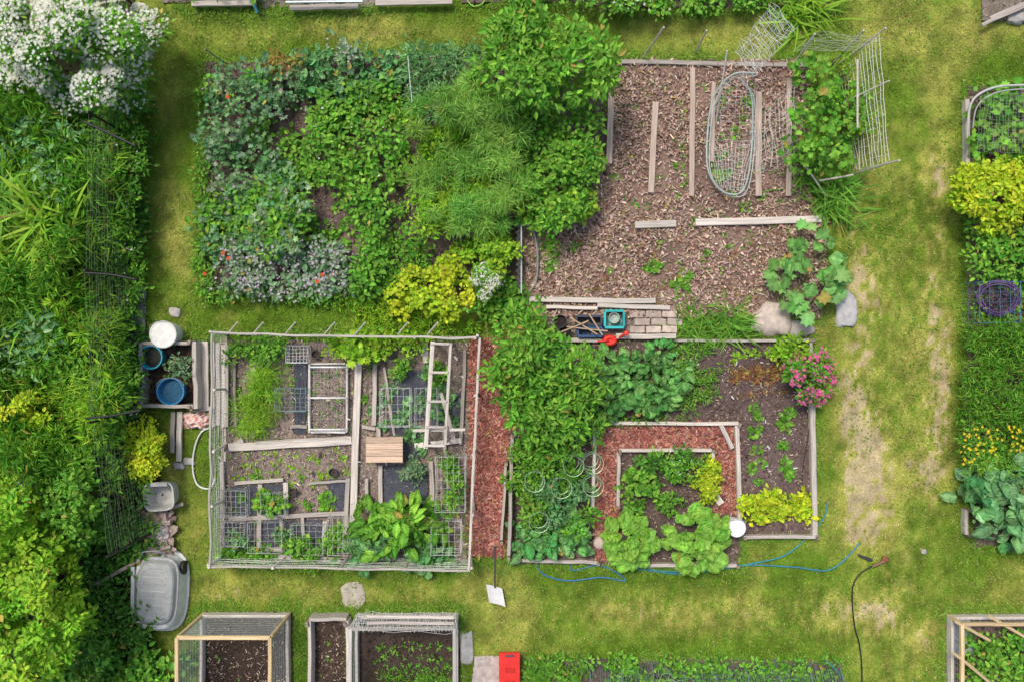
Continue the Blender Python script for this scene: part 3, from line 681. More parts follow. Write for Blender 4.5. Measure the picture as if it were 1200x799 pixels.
b.net(W(930,60,.4),W(1000,60,.6),W(1035,45,1.3),W(960,38,1.2),12,8,.0022,(.6,.6,.54),wob=.014);b.build()
stake(240,58,275,82,1.2,0,.012,WD);stake(478,66,483,120,.9,.9,.006,(.7,.7,.7));stake(640,64,560,62,.5,.6,.01)
b=B('corrugated_metal_edging')
V=[];n=40
for i in range(n+1):
    y=256+i*88/n
    for z in (0,.35): V.append(W(612+2.0*math.sin(i*1.9),y,0)*[1,1,0]+[-.1*z/.35,0,z])
b.raw(V,[(2*i,2*i+1,2*i+3,2*i+2) for i in range(n)],MET,(.60,.62,.60))
V2=[np.array(p)+[.012,0,.0] for p in V];b.raw(V2,[(2*i,2*i+2,2*i+3,2*i+1) for i in range(n)],MET,(.55,.57,.56))
b.tube(smooth_path([W(614,262,.4),W(625,272,.3),W(630,300,.2),W(628,330,.1),W(618,344,.05)]),.016,(.3,.33,.33),PLA)
b.tube([W(611,256,.36),W(611,344,.36)],.014,(.55,.55,.52),PLA);b.build()
def rock(name,px,py,rx,ry,hz,col,seed=0,flat=.6):
    r=np.random.default_rng(seed);nu,nv=22,11;V=[];o=r.random(3)*30
    for j in range(nv+1):
        ph=math.pi*j/nv
        for i in range(nu):
            th=2*math.pi*i/nu;d=np.array([math.cos(th)*math.sin(ph),math.sin(th)*math.sin(ph),math.cos(ph)])
            k=.7+.6*float(vn(np.array(d[0]*1.9+o[0]+d[2]),np.array(d[1]*1.9+o[1])))
            e=np.sign(d)*np.abs(d)**flat
            V.append(np.array([e[0]*rx*S*k,e[1]*ry*S*k,max(e[2]*hz*(.85+.3*k),-.05)])+W(px,py,0))
    F=[(j*nu+i,j*nu+(i+1)%nu,(j+1)*nu+(i+1)%nu,(j+1)*nu+i) for j in range(nv) for i in range(nu)]
    b=B(name);b.raw(V,F,STO,col);b.build(smooth=True)
rock('boulder',903,375,22,22,.16,(.60,.50,.43),1,.8);rock('flat_stone',990,364,12,24,.05,(.5,.49,.48),2);rock('flat_stone',936,384,16,10,.06,(.45,.4,.36),5)
rock('flat_stone',415,699,15,14,.02,(.47,.42,.34),3,.8);rock('flat_stone',205,366,6,6,.04,(.5,.47,.44),7);rock('flat_stone',546,757,8,18,.04,(.48,.47,.45),8)
rock('flat_stone',1082,645,3,3,.03,(.4,.38,.35),4)
# ================= MIDDLE =================
bucket('plastic_bucket',203,392,.22,.42,(.8,.79,.74),lid=True);bucket('white_bucket',857,613,.15,.34,(.84,.84,.82),lid=True)
bucket('blue_bucket',185,418,.2,.3,(.03,.38,.52),inner=(.05,.05,.04));bucket('blue_barrel',208,457,.23,.3,(.03,.20,.40),inner=(.04,.12,.2))
for x,y in ((656,377),(661,389)): bucket('dark_pot',x,y,.11,.2,(.05,.05,.055),inner=(.04,.03,.03),handle=False)
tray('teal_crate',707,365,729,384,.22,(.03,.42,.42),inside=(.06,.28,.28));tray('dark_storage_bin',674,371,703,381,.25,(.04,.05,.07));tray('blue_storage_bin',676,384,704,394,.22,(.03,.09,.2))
bucket('green_pot',718,373,.09,.2,(.45,.6,.52),inner=(.4,.45,.4),handle=False)
for a in [(668,372,700,392,.3,.34),(655,390,690,376,.3,.36),(690,368,706,393,.3,.3),(664,383,712,388,.32,.3)]: stake(*a,r=.013,col=(.55,.40,.26),name='tool_handle')
b=B('red_watering_can');c=W(713,399)
b.lathe(c,[(.13,0),(.135,.14),(.11,.19),(.06,.21),(.055,.2),(.02,.17),(.005,.17)],(.8,.05,.03),sx=1.0,sy=.75)
b.tube(smooth_path([c+[.11,.0,.05],c+[.2,.07,.15],c+[.27,.12,.27]]),[.022]*8+[.022]*8+[.016],(.8,.05,.03),PLA,8)
b.lathe(c+[.275,.125,.26],[(.018,0),(.045,.035),(.045,.04),(.005,.04)],(.75,.06,.04),seg=14)
b.tube(smooth_path([c+[-.12,0,.06],c+[-.2,-.02,.16],c+[-.12,-.01,.26],c+[-.02,0,.21]]),.014,(.75,.05,.03),PLA,8);b.build(True)
mass('jerusalem_artichoke',[(592,362),(636,366),(648,398),(700,418),(708,455),(684,492),(650,515),(606,495),(572,440),(580,405)],1.6,T='oval',L=.11,Wd=.05,pal=GM,lai=4.2,rc=.15)
mass('jerusalem_artichoke',[(650,490),(700,470),(705,500),(660,530),(625,530),(612,500)],.9,T='oval',L=.11,Wd=.05,pal=GM,lai=3.5,rc=.15)
for x,y,r in [(740,440,30),(768,420,22),(772,458,26),(720,470,22),(750,475,22),(797,440,14),(722,432,18)]:
    shrub('cabbage_plant',x,y,r,r,.45,T='crk',L=.17,Wd=.12,pal=[(.09,.27,.06),(.17,.39,.10),(.28,.50,.16)],lai=2.5,rc=.13)
mass('bean_rows',[(790,405),(850,400),(842,470),(800,490)],.25,T='rh',L=.06,Wd=.02,pal=GM,lai=1.1,rc=.08,hole=.45)
mass('garlic_mix',[(690,492),(800,486),(800,494),(690,496)],.2,L=.05,Wd=.02,pal=GM,lai=1.5,rc=.08)
PU2=[(.20,.09,.05),(.33,.17,.07),(.35,.34,.07)]
rowp('red_lettuce_row',line(858,436,915,430,14)+line(862,442,910,440,10),12,.10,.06,'oval',PU2,jit=2)
rowp('red_lettuce_row',line(870,462,920,458,10),8,.07,.04,'oval',PU2,jit=2)
rowp('marigold_row',line(860,416,910,410,8)+[(900,415),(925,412),(935,405)],14,.09,.05,'oval',GY,jit=3)
rowp('zucchini_seedlings',[(885,490),(882,512),(888,530),(886,550),(890,562),(880,480),(884,500),(890,540)],14,.13,.11,'lob',GM,jit=3)
rowp('zucchini_seedlings',[(922,486),(925,505),(918,520),(920,540),(925,556),(917,550),(920,495)],14,.13,.09,'oval',GM,jit=3)
b=B('drip_irrigation_line');b.tube(smooth_path([W(940,470,.05),W(948,500,.05),W(940,560,.05),W(946,600,.05)]),.006,(.03,.03,.03),PLA,5);b.tube(smooth_path([W(862,500,.05),W(866,540,.05),W(862,590,.05)]),.006,(.3,.3,.28),PLA,5);b.build()
mass('lime_lettuce_row',[(868,579),(948,576),(950,607),(869,609)],.22,T='crk2',L=.08,Wd=.06,pal=GL,lai=4,rc=.075)
shrub('pink_flowering_bush',950,440,34,30,.8,T='rh',L=.08,Wd=.04,pal=GM,lai=3.5,rc=.14,fl=(420,.06,(.84,.17,.42)))
shrub('marigold_bush',930,412,24,16,.5,pal=GY,lai=3)
shrub('bean_bush',752,566,26,18,.4,T='oval',L=.10,Wd=.07,pal=GM,lai=3);shrub('bean_bush',765,543,20,12,.4,T='oval',L=.09,Wd=.06,pal=GD,lai=3)
shrub('pepper_plant',800,545,30,22,.5,L=.08,Wd=.04,pal=GM,fl=(40,.03,(.8,.8,.8)),lai=3);shrub('lime_herb_bush',829,562,17,26,.5,T='rh',L=.05,Wd=.035,pal=GL,lai=5)
shrub('pepper_plant',784,588,18,14,.4,L=.08,Wd=.045,pal=GM,lai=2.5);shrub('basil_plant',742,592,12,9,.3,pal=GM)
def bigleaf(name,px,py,R,n,L,Wd,pal,h=.45):
    v=Veg(name)
    for k in range(n):
        t=(k+.5)/n;q=k*2.39996+rng.normal(0,.25);r=R*S*math.sqrt(t)*.74*(1+rng.normal(0,.10))
        base=W(px,py,h*.6)+[math.cos(q)*r,math.sin(q)*r,h*.5*(1-t)+rng.normal(0,.03)]
        sc_=(.6+.45*t)*(1+rng.normal(0,.17))
        v.add('crk' if k%2 else 'crk2',[base-np.array([math.cos(q),math.sin(q),0])*L*.35],q+rng.normal(0,.35),.75*(1-t)+rng.normal(0,.2)-.05,rng.normal(0,.32),L*sc_,Wd*sc_*1.5,v.cols(pal,1,var=.12))
    c0=W(px,py);v.stalks(np.tile(c0,(8,1)),c0+np.stack([.15*np.cos(np.arange(8)),.15*np.sin(np.arange(8)),np.full(8,h*.6)],1),.012,(.4,.5,.2));v.build()
CH=[(.18,.40,.05),(.30,.55,.09)]
bigleaf('chard_plant',738,633,36,50,.26,.155,CH);bigleaf('chard_plant',817,628,43,66,.28,.17,CH,.5)
bigleaf('chard_plant',806,656,18,12,.2,.13,CH,.3)
b=B('pale_gourd');b.lathe(W(702,634),[(.001,0),(.09,.03),(.12,.08),(.1,.14),(.04,.17),(.005,.17)],(.62,.50,.43),STO);b.build(True)
for x,y,r,p_ in [(615,560,22,GM),(640,575,22,GB),(622,595,22,GM),(655,600,18,GB),(690,600,10,GM),(665,560,20,GM),(610,535,16,GM),(640,545,20,GM),(680,575,14,GB),(650,530,18,GM),(675,620,14,GM)]:
    shrub('tomato_plant',x,y,r,r,.65,L=.085,Wd=.04,pal=p_,lai=3.2,rc=.11)
for x,y,r in [(620,628,22),(655,630,20),(676,628,20),(640,640,16)]:
    shrub('broccoli_plant',x,y,r,r*.9,.4,T='crk',L=.19,Wd=.13,pal=[(.10,.30,.08),(.19,.43,.13),(.28,.53,.19)],lai=3.2,rc=.12)
def tcage(x,y,r=12):
    b=B('tomato_cage');
    for z,k in ((.25,.8),(.5,.9),(.78,1.)):
        c=W(x,y);rr=r*S*k*.95;b.tube([c+[rr*math.cos(t),rr*math.sin(t),z] for t in np.linspace(0,2*math.pi,17)[:-1]],.006,(.36,.52,.32),MET,5,closed=True)
    for t in range(4): a=t*1.57+.4;b.tube([W(x,y)+[r*S*.6*math.cos(a),r*S*.6*math.sin(a),0],W(x,y)+[r*S*.97*math.cos(a),r*S*.97*math.sin(a),.8]],.005,(.35,.5,.3),MET,5)
    b.build()
for p in [(668,538),(690,535),(655,562),(690,560),(625,555),(630,600)]: tcage(*p)
def hose(name,pts,r,col,z=.03):
    b=B(name);b.tube(smooth_path([W(p[0],p[1],z if len(p)<3 else p[2]) for p in pts]),r,col,PLA,8);b.build(True)
hose('blue_garden_hose',[(632,645),(630,662),(640,674),(668,680),(705,676),(732,680),(722,670),(700,662),(672,668),(668,662)],.013,(.05,.20,.38))
hose('blue_garden_hose',[(724,655),(770,668),(830,668),(880,660),(920,650),(950,625),(966,605),(970,588)],.013,(.04,.28,.33))
hose('blue_garden_hose',[(735,664),(800,672),(870,662),(930,664),(968,668),(990,655),(1008,635)],.013,(.05,.24,.33))
hose('black_garden_hose',[(1024,662),(1008,672),(999,690),(1001,730),(1008,760),(1010,800),(1005,850)],.012,(.02,.025,.02))
hose('white_hose_loop',[(250,500),(236,506),(228,525),(226,550),(232,568),(246,572),(252,560)],.016,(.75,.75,.72))
hose('green_hose',[(545,-5),(550,4),(556,8),(566,4),(570,-6)],.014,(.25,.5,.08))
for p in ([(98,320),(130,322),(160,328)],[(96,142),(125,155),(160,172)],[(100,490),(130,487),(165,480)]): hose('black_fence_pipe',[(*q_,1.85) for q_ in p],.018,(.02,.02,.02))
b=B('spray_nozzle');b.tube([W(1038,656,.05),W(1022,664,.05)],[.035,.02],(.20,.10,.06),PLA,8);b.tube([W(1006,650,.04),W(1022,656,.05)],[.02,.03],(.05,.05,.05),PLA,8);b.lathe(W(1036,654,.0),[(.05,0),(.06,.06),(.03,.09),(.005,.09)],(.25,.10,.05),seg=12);b.build()
b=B('garden_spade');b.tube([W(580,640,.55),W(580,688,.1)],.016,(.10,.09,.08),PLA,8)
b.tube([W(576,640,.56),W(584,640,.56)],.014,(.05,.05,.05),PLA,8)
V=[];n=6
for i in range(n+1):
    for j in range(n+1):
        u=i/n-.5;w_=j/n;V.append(W(581+u*19+ (w_-.5)*4,686+w_*22+u*5,.07)+[0,0,.03*(2*u)**2-.02*w_])
b.raw(V,[(i*(n+1)+j,i*(n+1)+j+1,(i+1)*(n+1)+j+1,(i+1)*(n+1)+j) for i in range(n) for j in range(n)],PLA,(.74,.74,.71));b.build()
frame('raised_bed_frame',[(170,402,230,402,4),(170,475,230,475,4),(169,402,169,475,4),(231,400,233,478,5)],z=.15,h=.3,col=WG)
for a in [(240,400,241,478,8),(250,400,250,478,4),(211,482,210,540,6),(203,482,202,530,5),(248,478,249,500,6),(226,480,250,478,5)]: plank(*a,col=WL if a[4]>5 else WG)
rowp('pot_herbs',[(205,430),(215,425),(222,440),(196,440),(215,450)],14,.09,.05,'oval',GM)
shrub('sage_plant',208,428,16,14,.5,L=.06,Wd=.03,pal=GG,lai=2)
for p in [(210,545),(222,540)]: rock('flat_stone',*p,6,5,.04,(.45,.43,.4),9)
def bag(name,px,py,rx,ry,c1,c2,z0=.02):
    b=B(name);c=W(px,py);V=[];n=9
    for i in range(n+1):
        for j in range(n+1):
            u=i/n*2-1;w_=j/n*2-1;V.append(c+[u*rx+rng.normal(0,.015),w_*ry+rng.normal(0,.015),z0+.13*max(0,1-u*u-w_*w_*.8)**.5+rng.normal(0,.018)])
    cols=np.array([c1 if (i*2+j)%5<2 else c2 for i in range(n+1) for j in range(n+1)])
    b.raw(V,[(i*(n+1)+j,(i+1)*(n+1)+j,(i+1)*(n+1)+j+1,i*(n+1)+j+1) for i in range(n) for j in range(n)],PLA,cols);b.build()
bag('red_plastic_bag',232,492,.24,.14,(.75,.18,.12),(.8,.75,.7))
bag('pink_plastic_bag',182,645,.2,.16,(.62,.42,.42),(.55,.42,.38),.1);bag('white_plastic_bag',192,622,.14,.12,(.75,.72,.68),(.6,.55,.5),.1)
def tub(name,px,py,rx,ry,h,col,rot=0,open_=False,b=None,z0=0,pw=4.):
    b=b or B(name);c=W(px,py)+[0,0,z0];seg=40
    def ring(kx,z,p=pw):
        o=[]
        for i in range(seg):
            t=2*math.pi*i/seg;ct,st=math.cos(t),math.sin(t);k=(abs(ct)**p+abs(st)**p)**(-1/p)
            x=rx*S*kx*ct*k;y=ry*S*kx*st*k
            o.append(c+[x*math.cos(rot)-y*math.sin(rot),x*math.sin(rot)+y*math.cos(rot),z])
        return o
    if open_: pr=[(.82,0),(.95,h*.92),(1.03,h*.92),(1.03,h),(.95,h),(.92,h*.9),(.8,.04),(.4,.035),(.01,.035)]
    else: pr=[(1.04,0),(1.04,.03),(.97,.04),(.90,h*.8),(.84,h*.96),(.76,h),(.70,h*.93),(.4,h*.95),(.01,h*.96)]
    V=[];
    for k,z in pr: V+=ring(k,z)
    F=[(j*seg+i,j*seg+(i+1)%seg,(j+1)*seg+(i+1)%seg,(j+1)*seg+i) for j in range(len(pr)-1) for i in range(seg)]
    b.raw(V,F,PLA,col)
    return b,c
b,c=tub('grey_plastic_tote',196,577,17,16,.35,(.55,.55,.52),rot=.1,open_=True)
b.beam(c+[-.16,.2,.37],c+[.16,.22,.37],.06,.02,(.5,.5,.48),PLA);b.build()
b,c=tub('grey_garden_cart',190,690,31,46,.34,(.78,.78,.76),rot=-.06,pw=3.2)
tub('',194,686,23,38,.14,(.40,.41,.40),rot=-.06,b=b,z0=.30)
for k in range(7):
    y=.42-.12*k;b.beam(c+[-.15,y+.05,.435],c+[.25,y+.03,.435],.025,.02,(.47,.48,.46),PLA)
b.beam(c+[-.34,.5,.37],c+[-.34,-.3,.37],.06,.03,(.66,.66,.64),PLA)
for sx_ in (-.43,.43): b.tube([c+[sx_-.03,.42,.12],c+[sx_+.03,.42,.12]],.12,(.03,.03,.03),PLA,16)
b.tube(smooth_path([c+[-.2,.6,.25],c+[-.15,.76,.4],c+[.15,.76,.4],c+[.2,.6,.25]]),.014,(.5,.5,.5),MET);b.build()
for a in [(106,688,165,655,4),(160,612,200,612,5),(172,620,195,640,8),(163,640,196,634,5),(185,600,215,590,4),(150,650,200,640,4),(192,600,196,625,4)]: plank(*a,z=.3 if a[0]==106 else .15,col=(.50,.40,.35))
litter('bark_pile',[(165,600),(200,600),(203,645),(160,650)],900,.1,.05,[(.42,.28,.25),(.6,.46,.40)],z=.1)
sheet('slate_panel',[(152,340),(172,335),(170,400),(150,408)],.04,(.20,.22,.24),STO)
# ================= BOTTOM STRUCTURES =================
def boxframe(name,x1,y1,x2,y2,zt,col,net=None,mid=False,base=WG,film=False):
    b=B(name);g=[W(x1,y1),W(x2,y1),W(x2,y2),W(x1,y2)]
    for i in range(4):
        A=g[i];D=g[(i+1)%4];u=[0,0,zt+.004*i]
        b.beam(A+u,D+u,.06,.06,col,nseg=5);b.beam(A+[0,0,.09],D+[0,0,.09],.05,.18,base,nseg=4)
        b.beam(A+[.003,0,0],A+[.003,0,zt-.03],.055,.055,col)
        if net: b.net(A+[0,0,.18],D+[0,0,.18],D+u,A+u,int(np.linalg.norm(A-D)/net),int(zt/net),.002,(.5,.5,.47),wob=.003)
        if film: b.raw([A+[0,0,.18],D+[0,0,.18],D+u,A+u],[(0,1,2,3)],FILM,(.7,.72,.75))
    b.build()
boxframe('cold_frame_greenhouse',240,718,340,860,1.15,WN,net=.12,base=WL,film=True)
frame('raised_bed_frame',[(365,722,408,722,4),(365,724,365,860,4),(409,724,410,860,4)],z=.15,h=.3,col=WL)
boxframe('netted_raised_bed',420,719,536,860,.7,(.55,.52,.47),net=.09,base=WL)
b=B('folded_net_lid');b.net(W(418,718,.75),W(534,718,.75),W(536,740,.72),W(414,738,.72),60,9,.0035,(.7,.7,.66),wob=.015)
for y in (722,729): b.beam(W(430,y,.78),W(532,y+1,.78),.05,.03,WL)
b.build()
rowp('seedling_rows',[p for y in (757,768,780,792,805) for p in line(445,y,528,y,10)],8,.07,.03,'oval',GM,jit=2);mass('carrot_row',[(445,785),(525,785),(525,830),(445,830)],.15,L=.06,Wd=.015,pal=GM,lai=1.6,rc=.07)
rowp('seedling_rows',[(385,750),(388,775),(380,792),(255,770),(280,790)],6,.05,.03,'oval',GM)
sheet('concrete_slab',[(556,768),(590,768),(588,812),(552,812)],.035,(.50,.44,.40),STO,amp=.008)
b=B('red_storage_box')
b.beam(W(597,767,.13),W(597,815,.13),.33,.26,(.68,.03,.02),PLA,jit=0);b.beam(W(597,764,.285),W(597,818,.285),.36,.05,(.78,.04,.03),PLA,jit=0)
for yy in (785,800): b.beam(W(592,yy,.32),W(603,yy,.32),.08,.02,(.6,.03,.02),PLA,jit=0)
b.beam(W(592,768,.325),W(602,768,.325),.03,.025,(.1,.1,.1),PLA,jit=0);b.build()
mass('bed_greens',[(615,772),(980,776),(980,840),(615,840)],.3,T='oval',L=.08,Wd=.05,pal=GM,lai=2.0,rc=.11,hole=.38)
b=B('net_tunnel');DG=(.12,.19,.16)
xs_=np.linspace(690,980,9)
def arc(x,t): return W(x,772+t*70)*[1,1,0]+[0,0,.42*math.sin(math.pi*t)**.7]
for x in xs_: b.tube([arc(x,t) for t in np.linspace(0,1,13)],.010,(.15,.2,.2),PLA,6)
for x in np.linspace(690,980,100): b.tube([arc(x,t)+rng.normal(0,.004,3) for t in np.linspace(0,1,9)],.004,DG,NET,3)
for t in np.linspace(0,.9,18): b.tube([arc(x,t)+rng.normal(0,.008,3) for x in np.linspace(690,980,30)],.004,DG,NET,3)
b.build()
hose('teal_tube',[(965,772,.05),(975,780,.2),(990,800,.1),(992,830,.1)],.014,(.05,.25,.25));feather('dill_plant',[(618,780),(686,780),(690,815),(618,815)],.4,3000,GM,K=10,rc=.15)
for p in [(775,782),(765,795),(790,790)]: tcage(*p,9)
boxframe('timber_cold_frame',1110,720,1260,850,.45,WN,net=.1,base=WL)
b=B('timber_brace')
for a in ((1120,728,1160,750),(1160,722,1200,745),(1118,765,1160,799)): b.beam(W(a[0],a[1],.5),W(a[2],a[3],.3),.05,.04,WN)
b.build()
mass('mixed_greens',[(1130,745),(1220,740),(1220,820),(1130,820)],.35,T='oval',L=.09,Wd=.06,pal=GM,lai=3,rc=.13);sheet('grey_tarp',[(1112,722),(1135,722),(1140,765),(1112,770)],.1,(.3,.32,.32),amp=.1)
# ================= LEFT HEDGE =================
shrub('white_flowering_shrub',68,42,124,84,2.2,T='oval',L=.09,Wd=.05,pal=GM,lai=3.8,rc=.25,fl=(9500,.055,(.88,.88,.84)))
mass('tall_meadow_plants',[(-90,105),(60,110),(110,150),(105,240),(60,330),(-90,330)],1.4,T='rh',L=.15,Wd=.03,pal=GM,lai=3.8,rc=.16,pv=.6,hole=.27)
mass('hedge_understory',[(-90,60),(175,120),(160,330),(160,560),(190,640),(170,800),(-90,820)],.5,T='rh',L=.10,Wd=.05,pal=GD,lai=2.6,rc=.2)
mass('meadow_undergrowth',[(78,130),(142,140),(138,300),(146,420),(138,570),(80,570)],1.0,T='rh',L=.11,Wd=.03,pal=GM,lai=2.8,rc=.15,pv=.6)
mass('roadside_shrubs',[(-20,110),(90,100),(95,200),(20,250)],1.5,T='oval',L=.10,Wd=.06,pal=GB,lai=2.4,rc=.16,hole=.4)
mass('goldenrod_patch',[(-60,150),(50,140),(60,210),(-60,220)],1.5,T='rh',L=.13,Wd=.03,pal=GY,lai=3,rc=.16,pv=.6,hole=.4)
strap('tall_lily_plant',62,258,120,.85,.055,GY,spread=14,z=.9);strap('tall_lily_plant',10,250,70,.7,.05,GM,spread=14,z=.9);strap('tall_lily_plant',40,290,80,.7,.045,GY,spread=16,z=.8)
strap('tall_lily_plant',90,225,60,.6,.045,GM,spread=14,z=.8);strap('tall_lily_plant',30,345,70,.6,.04,GY,spread=20,z=.9)
mass('tall_meadow_plants',[(-90,330),(95,325),(125,420),(130,520),(60,560),(-90,560)],1.3,T='rh',L=.14,Wd=.028,pal=GM,lai=3.8,rc=.16,pv=.6,hole=.27)
mass('milkweed_patch',[(-60,380),(60,370),(70,430),(-60,440)],1.5,T='oval',L=.12,Wd=.055,pal=GB,lai=2.4,rc=.18,hole=.38)
mass('lilac_bush',[(60,385),(100,380),(110,440),(60,470)],1.3,T='oval',L=.1,Wd=.06,pal=GM,lai=3.2,rc=.16)
mass('goldenrod_patch',[(60,330),(120,330),(125,400),(60,390)],1.3,T='rh',L=.12,Wd=.03,pal=GY,lai=3,rc=.16,pv=.6)
mass('goldenrod_patch',[(50,440),(120,430),(125,520),(50,520)],1.3,T='rh',L=.12,Wd=.03,pal=GY,lai=2.6,rc=.15,pv=.6,hole=.4)
shrub('yellow_green_shrub',18,492,54,46,1.5,T='oval',L=.07,Wd=.045,pal=GL,lai=4.0,rc=.15)
shrub('yellow_green_shrub',168,528,33,38,.9,T='oval',L=.055,Wd=.035,pal=GL,lai=4.0,rc=.11)
mass('fence_vines',[(100,110),(170,112),(165,200),(150,270),(168,330),(140,400),(158,420),(160,480),(140,520),(100,510)],.8,T='rh',L=.07,Wd=.035,pal=GM,lai=3.0,rc=.12,fl=(300,.038,(.75,.78,.7)))
mass('grassy_weeds',[(100,170),(140,170),(130,300),(100,310)],1.1,T='tri',L=.25,Wd=.014,pal=GY,lai=2,rc=.2,pv=.8)
mass('grassy_weeds',[(60,340),(130,345),(135,480),(70,480)],1.3,T='tri',L=.22,Wd=.014,pal=GY,lai=2,rc=.2,pv=.8)
mass('grassy_weeds',[(-20,200),(60,200),(60,300),(-20,300)],1.4,T='tri',L=.28,Wd=.016,pal=GY,lai=2,rc=.2,pv=.8)
shrub('white_umbel_flowers',30,565,22,18,1.4,L=.07,Wd=.03,pal=GG,lai=1.5,fl=(200,.04,(.8,.8,.75)))
shrub('leafy_shrub',98,545,48,34,1.2,T='oval',L=.08,Wd=.045,pal=GM,lai=4,rc=.15)
shrub('leafy_shrub',132,612,26,30,.9,T='oval',L=.08,Wd=.045,pal=GD,lai=4,rc=.14)
def tree(name,px,py,rx,ry,h,L,Wd,pal,lai,K,rc):
    v=Veg(name);cl=ellc(px,py,rx,ry,h,K,rc)
    v.clumps(cl,nleaf(math.pi*rx*ry,L,Wd,lai),'oval',L,Wd,pal)
    base=W(px,py,h*.75);base[2]=0;fork=base+np.array([.05,.03,h*.4]);BK=(.13,.10,.07)
    v.stalks([base],[fork],.11,BK)
    for i in range(0,len(cl),2): v.stalks([fork+rng.normal(0,.02,3)],[cl[i,:3]],.03,BK)
    v.build()
tree('maple_tree',28,700,80,112,2.6,.08,.05,GY,3.7,110,.19)
tree('maple_tree',84,598,42,42,2.0,.08,.05,GM,3.6,36,.18)
tree('maple_tree',0,600,60,56,2.4,.08,.05,GY,3.7,46,.2)
mass('leafy_undergrowth',[(60,750),(190,765),(215,775),(200,840),(60,840)],.6,T='oval',L=.10,Wd=.06,pal=GM,lai=3.2,rc=.16)
shrub('dark_bush',98,768,38,36,1.2,T='oval',L=.09,Wd=.05,pal=GD,lai=4,rc=.16)
b=B('deer_fence');ps=[(172,20),(164,165),(161,327),(166,483),(185,620)]
for i,(x,y) in enumerate(ps):
    p=W(x,y);b.tube([p,p+[0,0,1.75]],.02,(.03,.03,.03),MET,8)
    if i<len(ps)-1:
        q=W(*ps[i+1]);b.net(p+[0,0,.05],q+[0,0,.05],q+[0,0,1.7],p+[0,0,1.7],26,18,.0016,(.26,.29,.22),wob=.01)
b.build()
# ================= RIGHT SIDE =================
b=B('bent_pipe_edging');b.tube(smooth_path([W(1200,100,.5),W(1165,103,.5),W(1140,118,.4),W(1134,150,.3),W(1134,190,.1)]),.02,(.5,.5,.48),PLA,8);b.tube(smooth_path([W(1215,104,.5),W(1170,108,.5),W(1146,124,.4),W(1140,150,.3)]),.012,(.4,.4,.4),PLA,8);b.build()
mass('squash_plants',[(1146,108),(1290,108),(1290,185),(1142,185)],.6,T='lob',L=.15,Wd=.14,pal=GM,lai=3,rc=.16)
b=B('plot_netting');b.net(W(1150,112,.6),W(1210,108,.7),W(1210,180,.6),W(1145,178,.5),16,18,.0016,(.35,.36,.33),wob=.01);b.build()
shrub('lime_bush',1168,228,54,46,1.1,T='oval',L=.07,Wd=.045,pal=GL,lai=4,rc=.15);shrub('lime_bush',1225,215,40,50,1.1,T='oval',L=.08,Wd=.05,pal=GL,lai=4,rc=.2)
mass('pea_patch',[(1138,262),(1290,255),(1290,330),(1140,325)],.8,T='oval',L=.08,Wd=.05,pal=GM,lai=3.2,rc=.15)
mass('carrot_tops',[(1136,380),(1290,380),(1290,500),(1134,490)],.7,T='rh',L=.09,Wd=.018,pal=GM,lai=3.8,rc=.14,pv=.6)
mass('dark_herbs',[(1150,330),(1290,330),(1290,385),(1142,380)],.4,T='oval',L=.06,Wd=.04,pal=GM,lai=2.2,rc=.13)
b=B('purple_hoop_trellis')
for z,k in ((.5,1.),(.55,.86),(.45,1.1)):
    c=W(1170,350,z);b.tube([c+[.33*k*math.cos(t),.28*k*math.sin(t),.05*math.sin(2*t)] for t in np.linspace(0,6.2832,25)[:-1]],.010,(.14,.06,.22),PLA,6,closed=True)
for t in range(5): c=W(1170,350);b.tube([c+[.3*math.cos(t*1.26),.26*math.sin(t*1.26),0],c+[.33*math.cos(t*1.26),.28*math.sin(t*1.26),.55]],.009,(.1,.2,.3),PLA,6)
b.build()
cage('blue_plant_cage',1148,330,1196,378,.5,(.08,.22,.35),4,4,.003)
shrub('lavender_plant',1172,352,22,20,.5,T='rh',L=.06,Wd=.02,pal=[(.09,.06,.12),(.16,.15,.16)],lai=3.5)
mass('coreopsis_plants',[(1132,496),(1290,496),(1290,560),(1130,550)],.6,T='rh',L=.08,Wd=.03,pal=GM,lai=3.4,rc=.13)
v=Veg('yellow_flowers');n=80;q=sample([(1128,500),(1215,498),(1215,528),(1150,535),(1124,548)],n);pp=np.array([W(x,y,.75+.1*rng.random()) for x,y in q])
v.add('fl',pp,rng.random(n)*6,rng.normal(0,.2,n),rng.normal(0,.2,n),.06,.06,(.86,.66,.03));b0=pp.copy();b0[:,2]=.1;v.stalks(b0[:50],pp[:50],.004,(.15,.3,.05));v.build()
shrub('collard_plant',1170,592,54,50,.6,T='crk',L=.24,Wd=.18,pal=[(.12,.32,.11),(.22,.44,.19),(.32,.53,.25)],lai=3.4,rc=.15);shrub('collard_plant',1225,585,40,48,.6,T='crk2',L=.22,Wd=.16,pal=GB,lai=3.8,rc=.16)
frame('raised_bed_frame',[(1132,118,1132,195,5),(1130,596,1131,625,4)],col=WG)
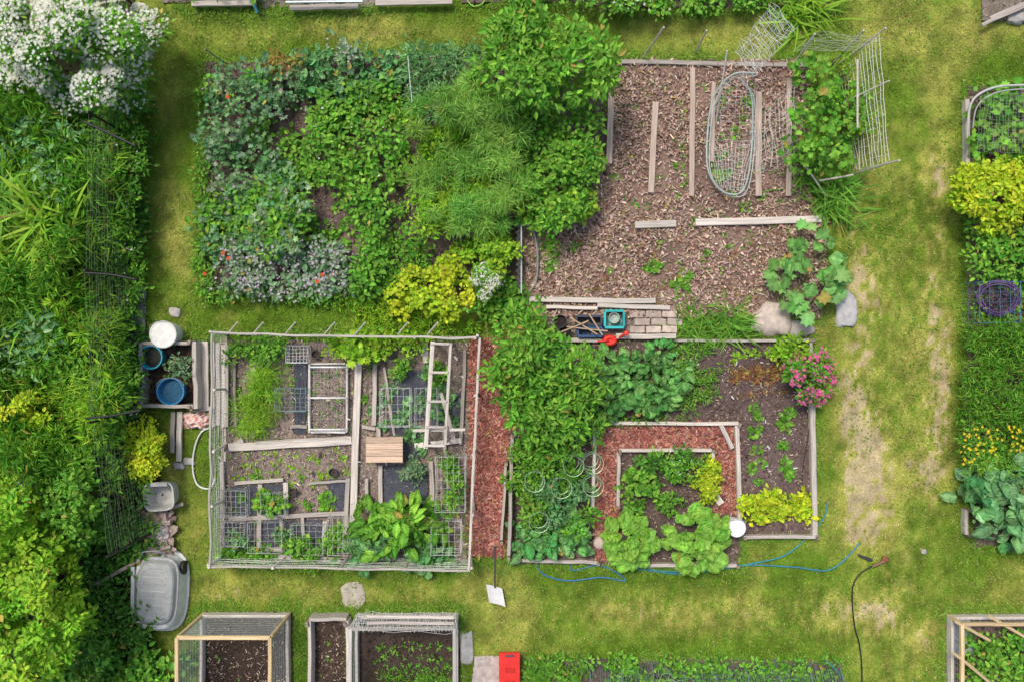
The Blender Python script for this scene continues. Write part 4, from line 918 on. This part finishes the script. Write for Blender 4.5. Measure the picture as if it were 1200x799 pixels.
# ================= TOP EDGE =================
for a in [(225,5,300,4,6),(340,10,420,8,6),(440,4,530,2,7),(1150,30,1200,8,4),(1160,22,1210,0,4)]: plank(*a,z=.15,col=WG)
b=B('wire_panel');b.net(W(335,0,.2),W(425,-2,.2),W(425,-40,.8),W(335,-40,.8),18,8,.003,(.6,.6,.6));b.tube([W(335,3,.3),W(425,2,.3)],.02,(.4,.5,.55),MET);b.build()
b=B('blue_garden_tool');b.tube([W(290,-10,.3),W(302,15,.1)],.025,(.1,.4,.5),PLA);b.tube([W(296,-12,.3),W(290,4,.1)],.02,(.3,.5,.5),PLA);b.build()
mass('top_edge_plants',[(690,-40),(790,-40),(790,10),(700,10)],.6,T='oval',L=.08,Wd=.05,pal=GM,lai=3,rc=.15,fl=(90,.04,(.85,.85,.8)))
mass('top_edge_plants',[(590,-50),(690,-50),(690,0),(590,-2)],.6,T='oval',L=.08,Wd=.05,pal=GM,lai=3,rc=.15)
mass('top_edge_plants',[(800,-50),(900,-50),(890,8),(800,8)],.5,T='oval',L=.08,Wd=.05,pal=GM,lai=3,rc=.15)
strap('daylily_plant',935,2,240,.55,.035,GY,spread=14);strap('daylily_plant',905,-5,120,.45,.03,GM,spread=10)
mass('weeds',[(200,-60),(330,-60),(330,-6),(200,-6)],.4,L=.08,Wd=.04,pal=GM,lai=2,rc=.12)
rock('flat_stone',1190,22,12,8,.08,(.42,.4,.38),12)
# ================= LIGHT, WORLD, CAMERA =================
sc=bpy.context.scene
w=bpy.data.worlds.new('World');sc.world=w;w.use_nodes=True;nt=w.node_tree
bg=nt.nodes['Background'];sky=nt.nodes.new('ShaderNodeTexSky');sky.sky_type='NISHITA';sky.sun_disc=False
el,az=math.radians(62),math.radians(-35)
sky.sun_elevation=el;sky.sun_rotation=az;sky.dust_density=4.0;sky.air_density=1.0
nt.links.new(sky.outputs[0],bg.inputs[0]);bg.inputs[1].default_value=.145
L_=bpy.data.lights.new('sun','SUN');L_.energy=2.2;L_.angle=math.radians(15);L_.color=(1,.94,.85)
so=bpy.data.objects.new('sun',L_);sc.collection.objects.link(so)
from mathutils import Vector
d=Vector((math.sin(az)*math.cos(el),math.cos(az)*math.cos(el),math.sin(el)))
so.rotation_euler=d.to_track_quat('Z','Y').to_euler();so.location=d*30
cam=bpy.data.cameras.new('camera');cam.sensor_width=36;cam.lens=36*H/18.0;cam.clip_end=2000
co=bpy.data.objects.new('camera',cam);co.location=(0,0,H);sc.collection.objects.link(co);sc.camera=co
sc.view_settings.view_transform='Standard';sc.view_settings.look='None';sc.view_settings.exposure=0
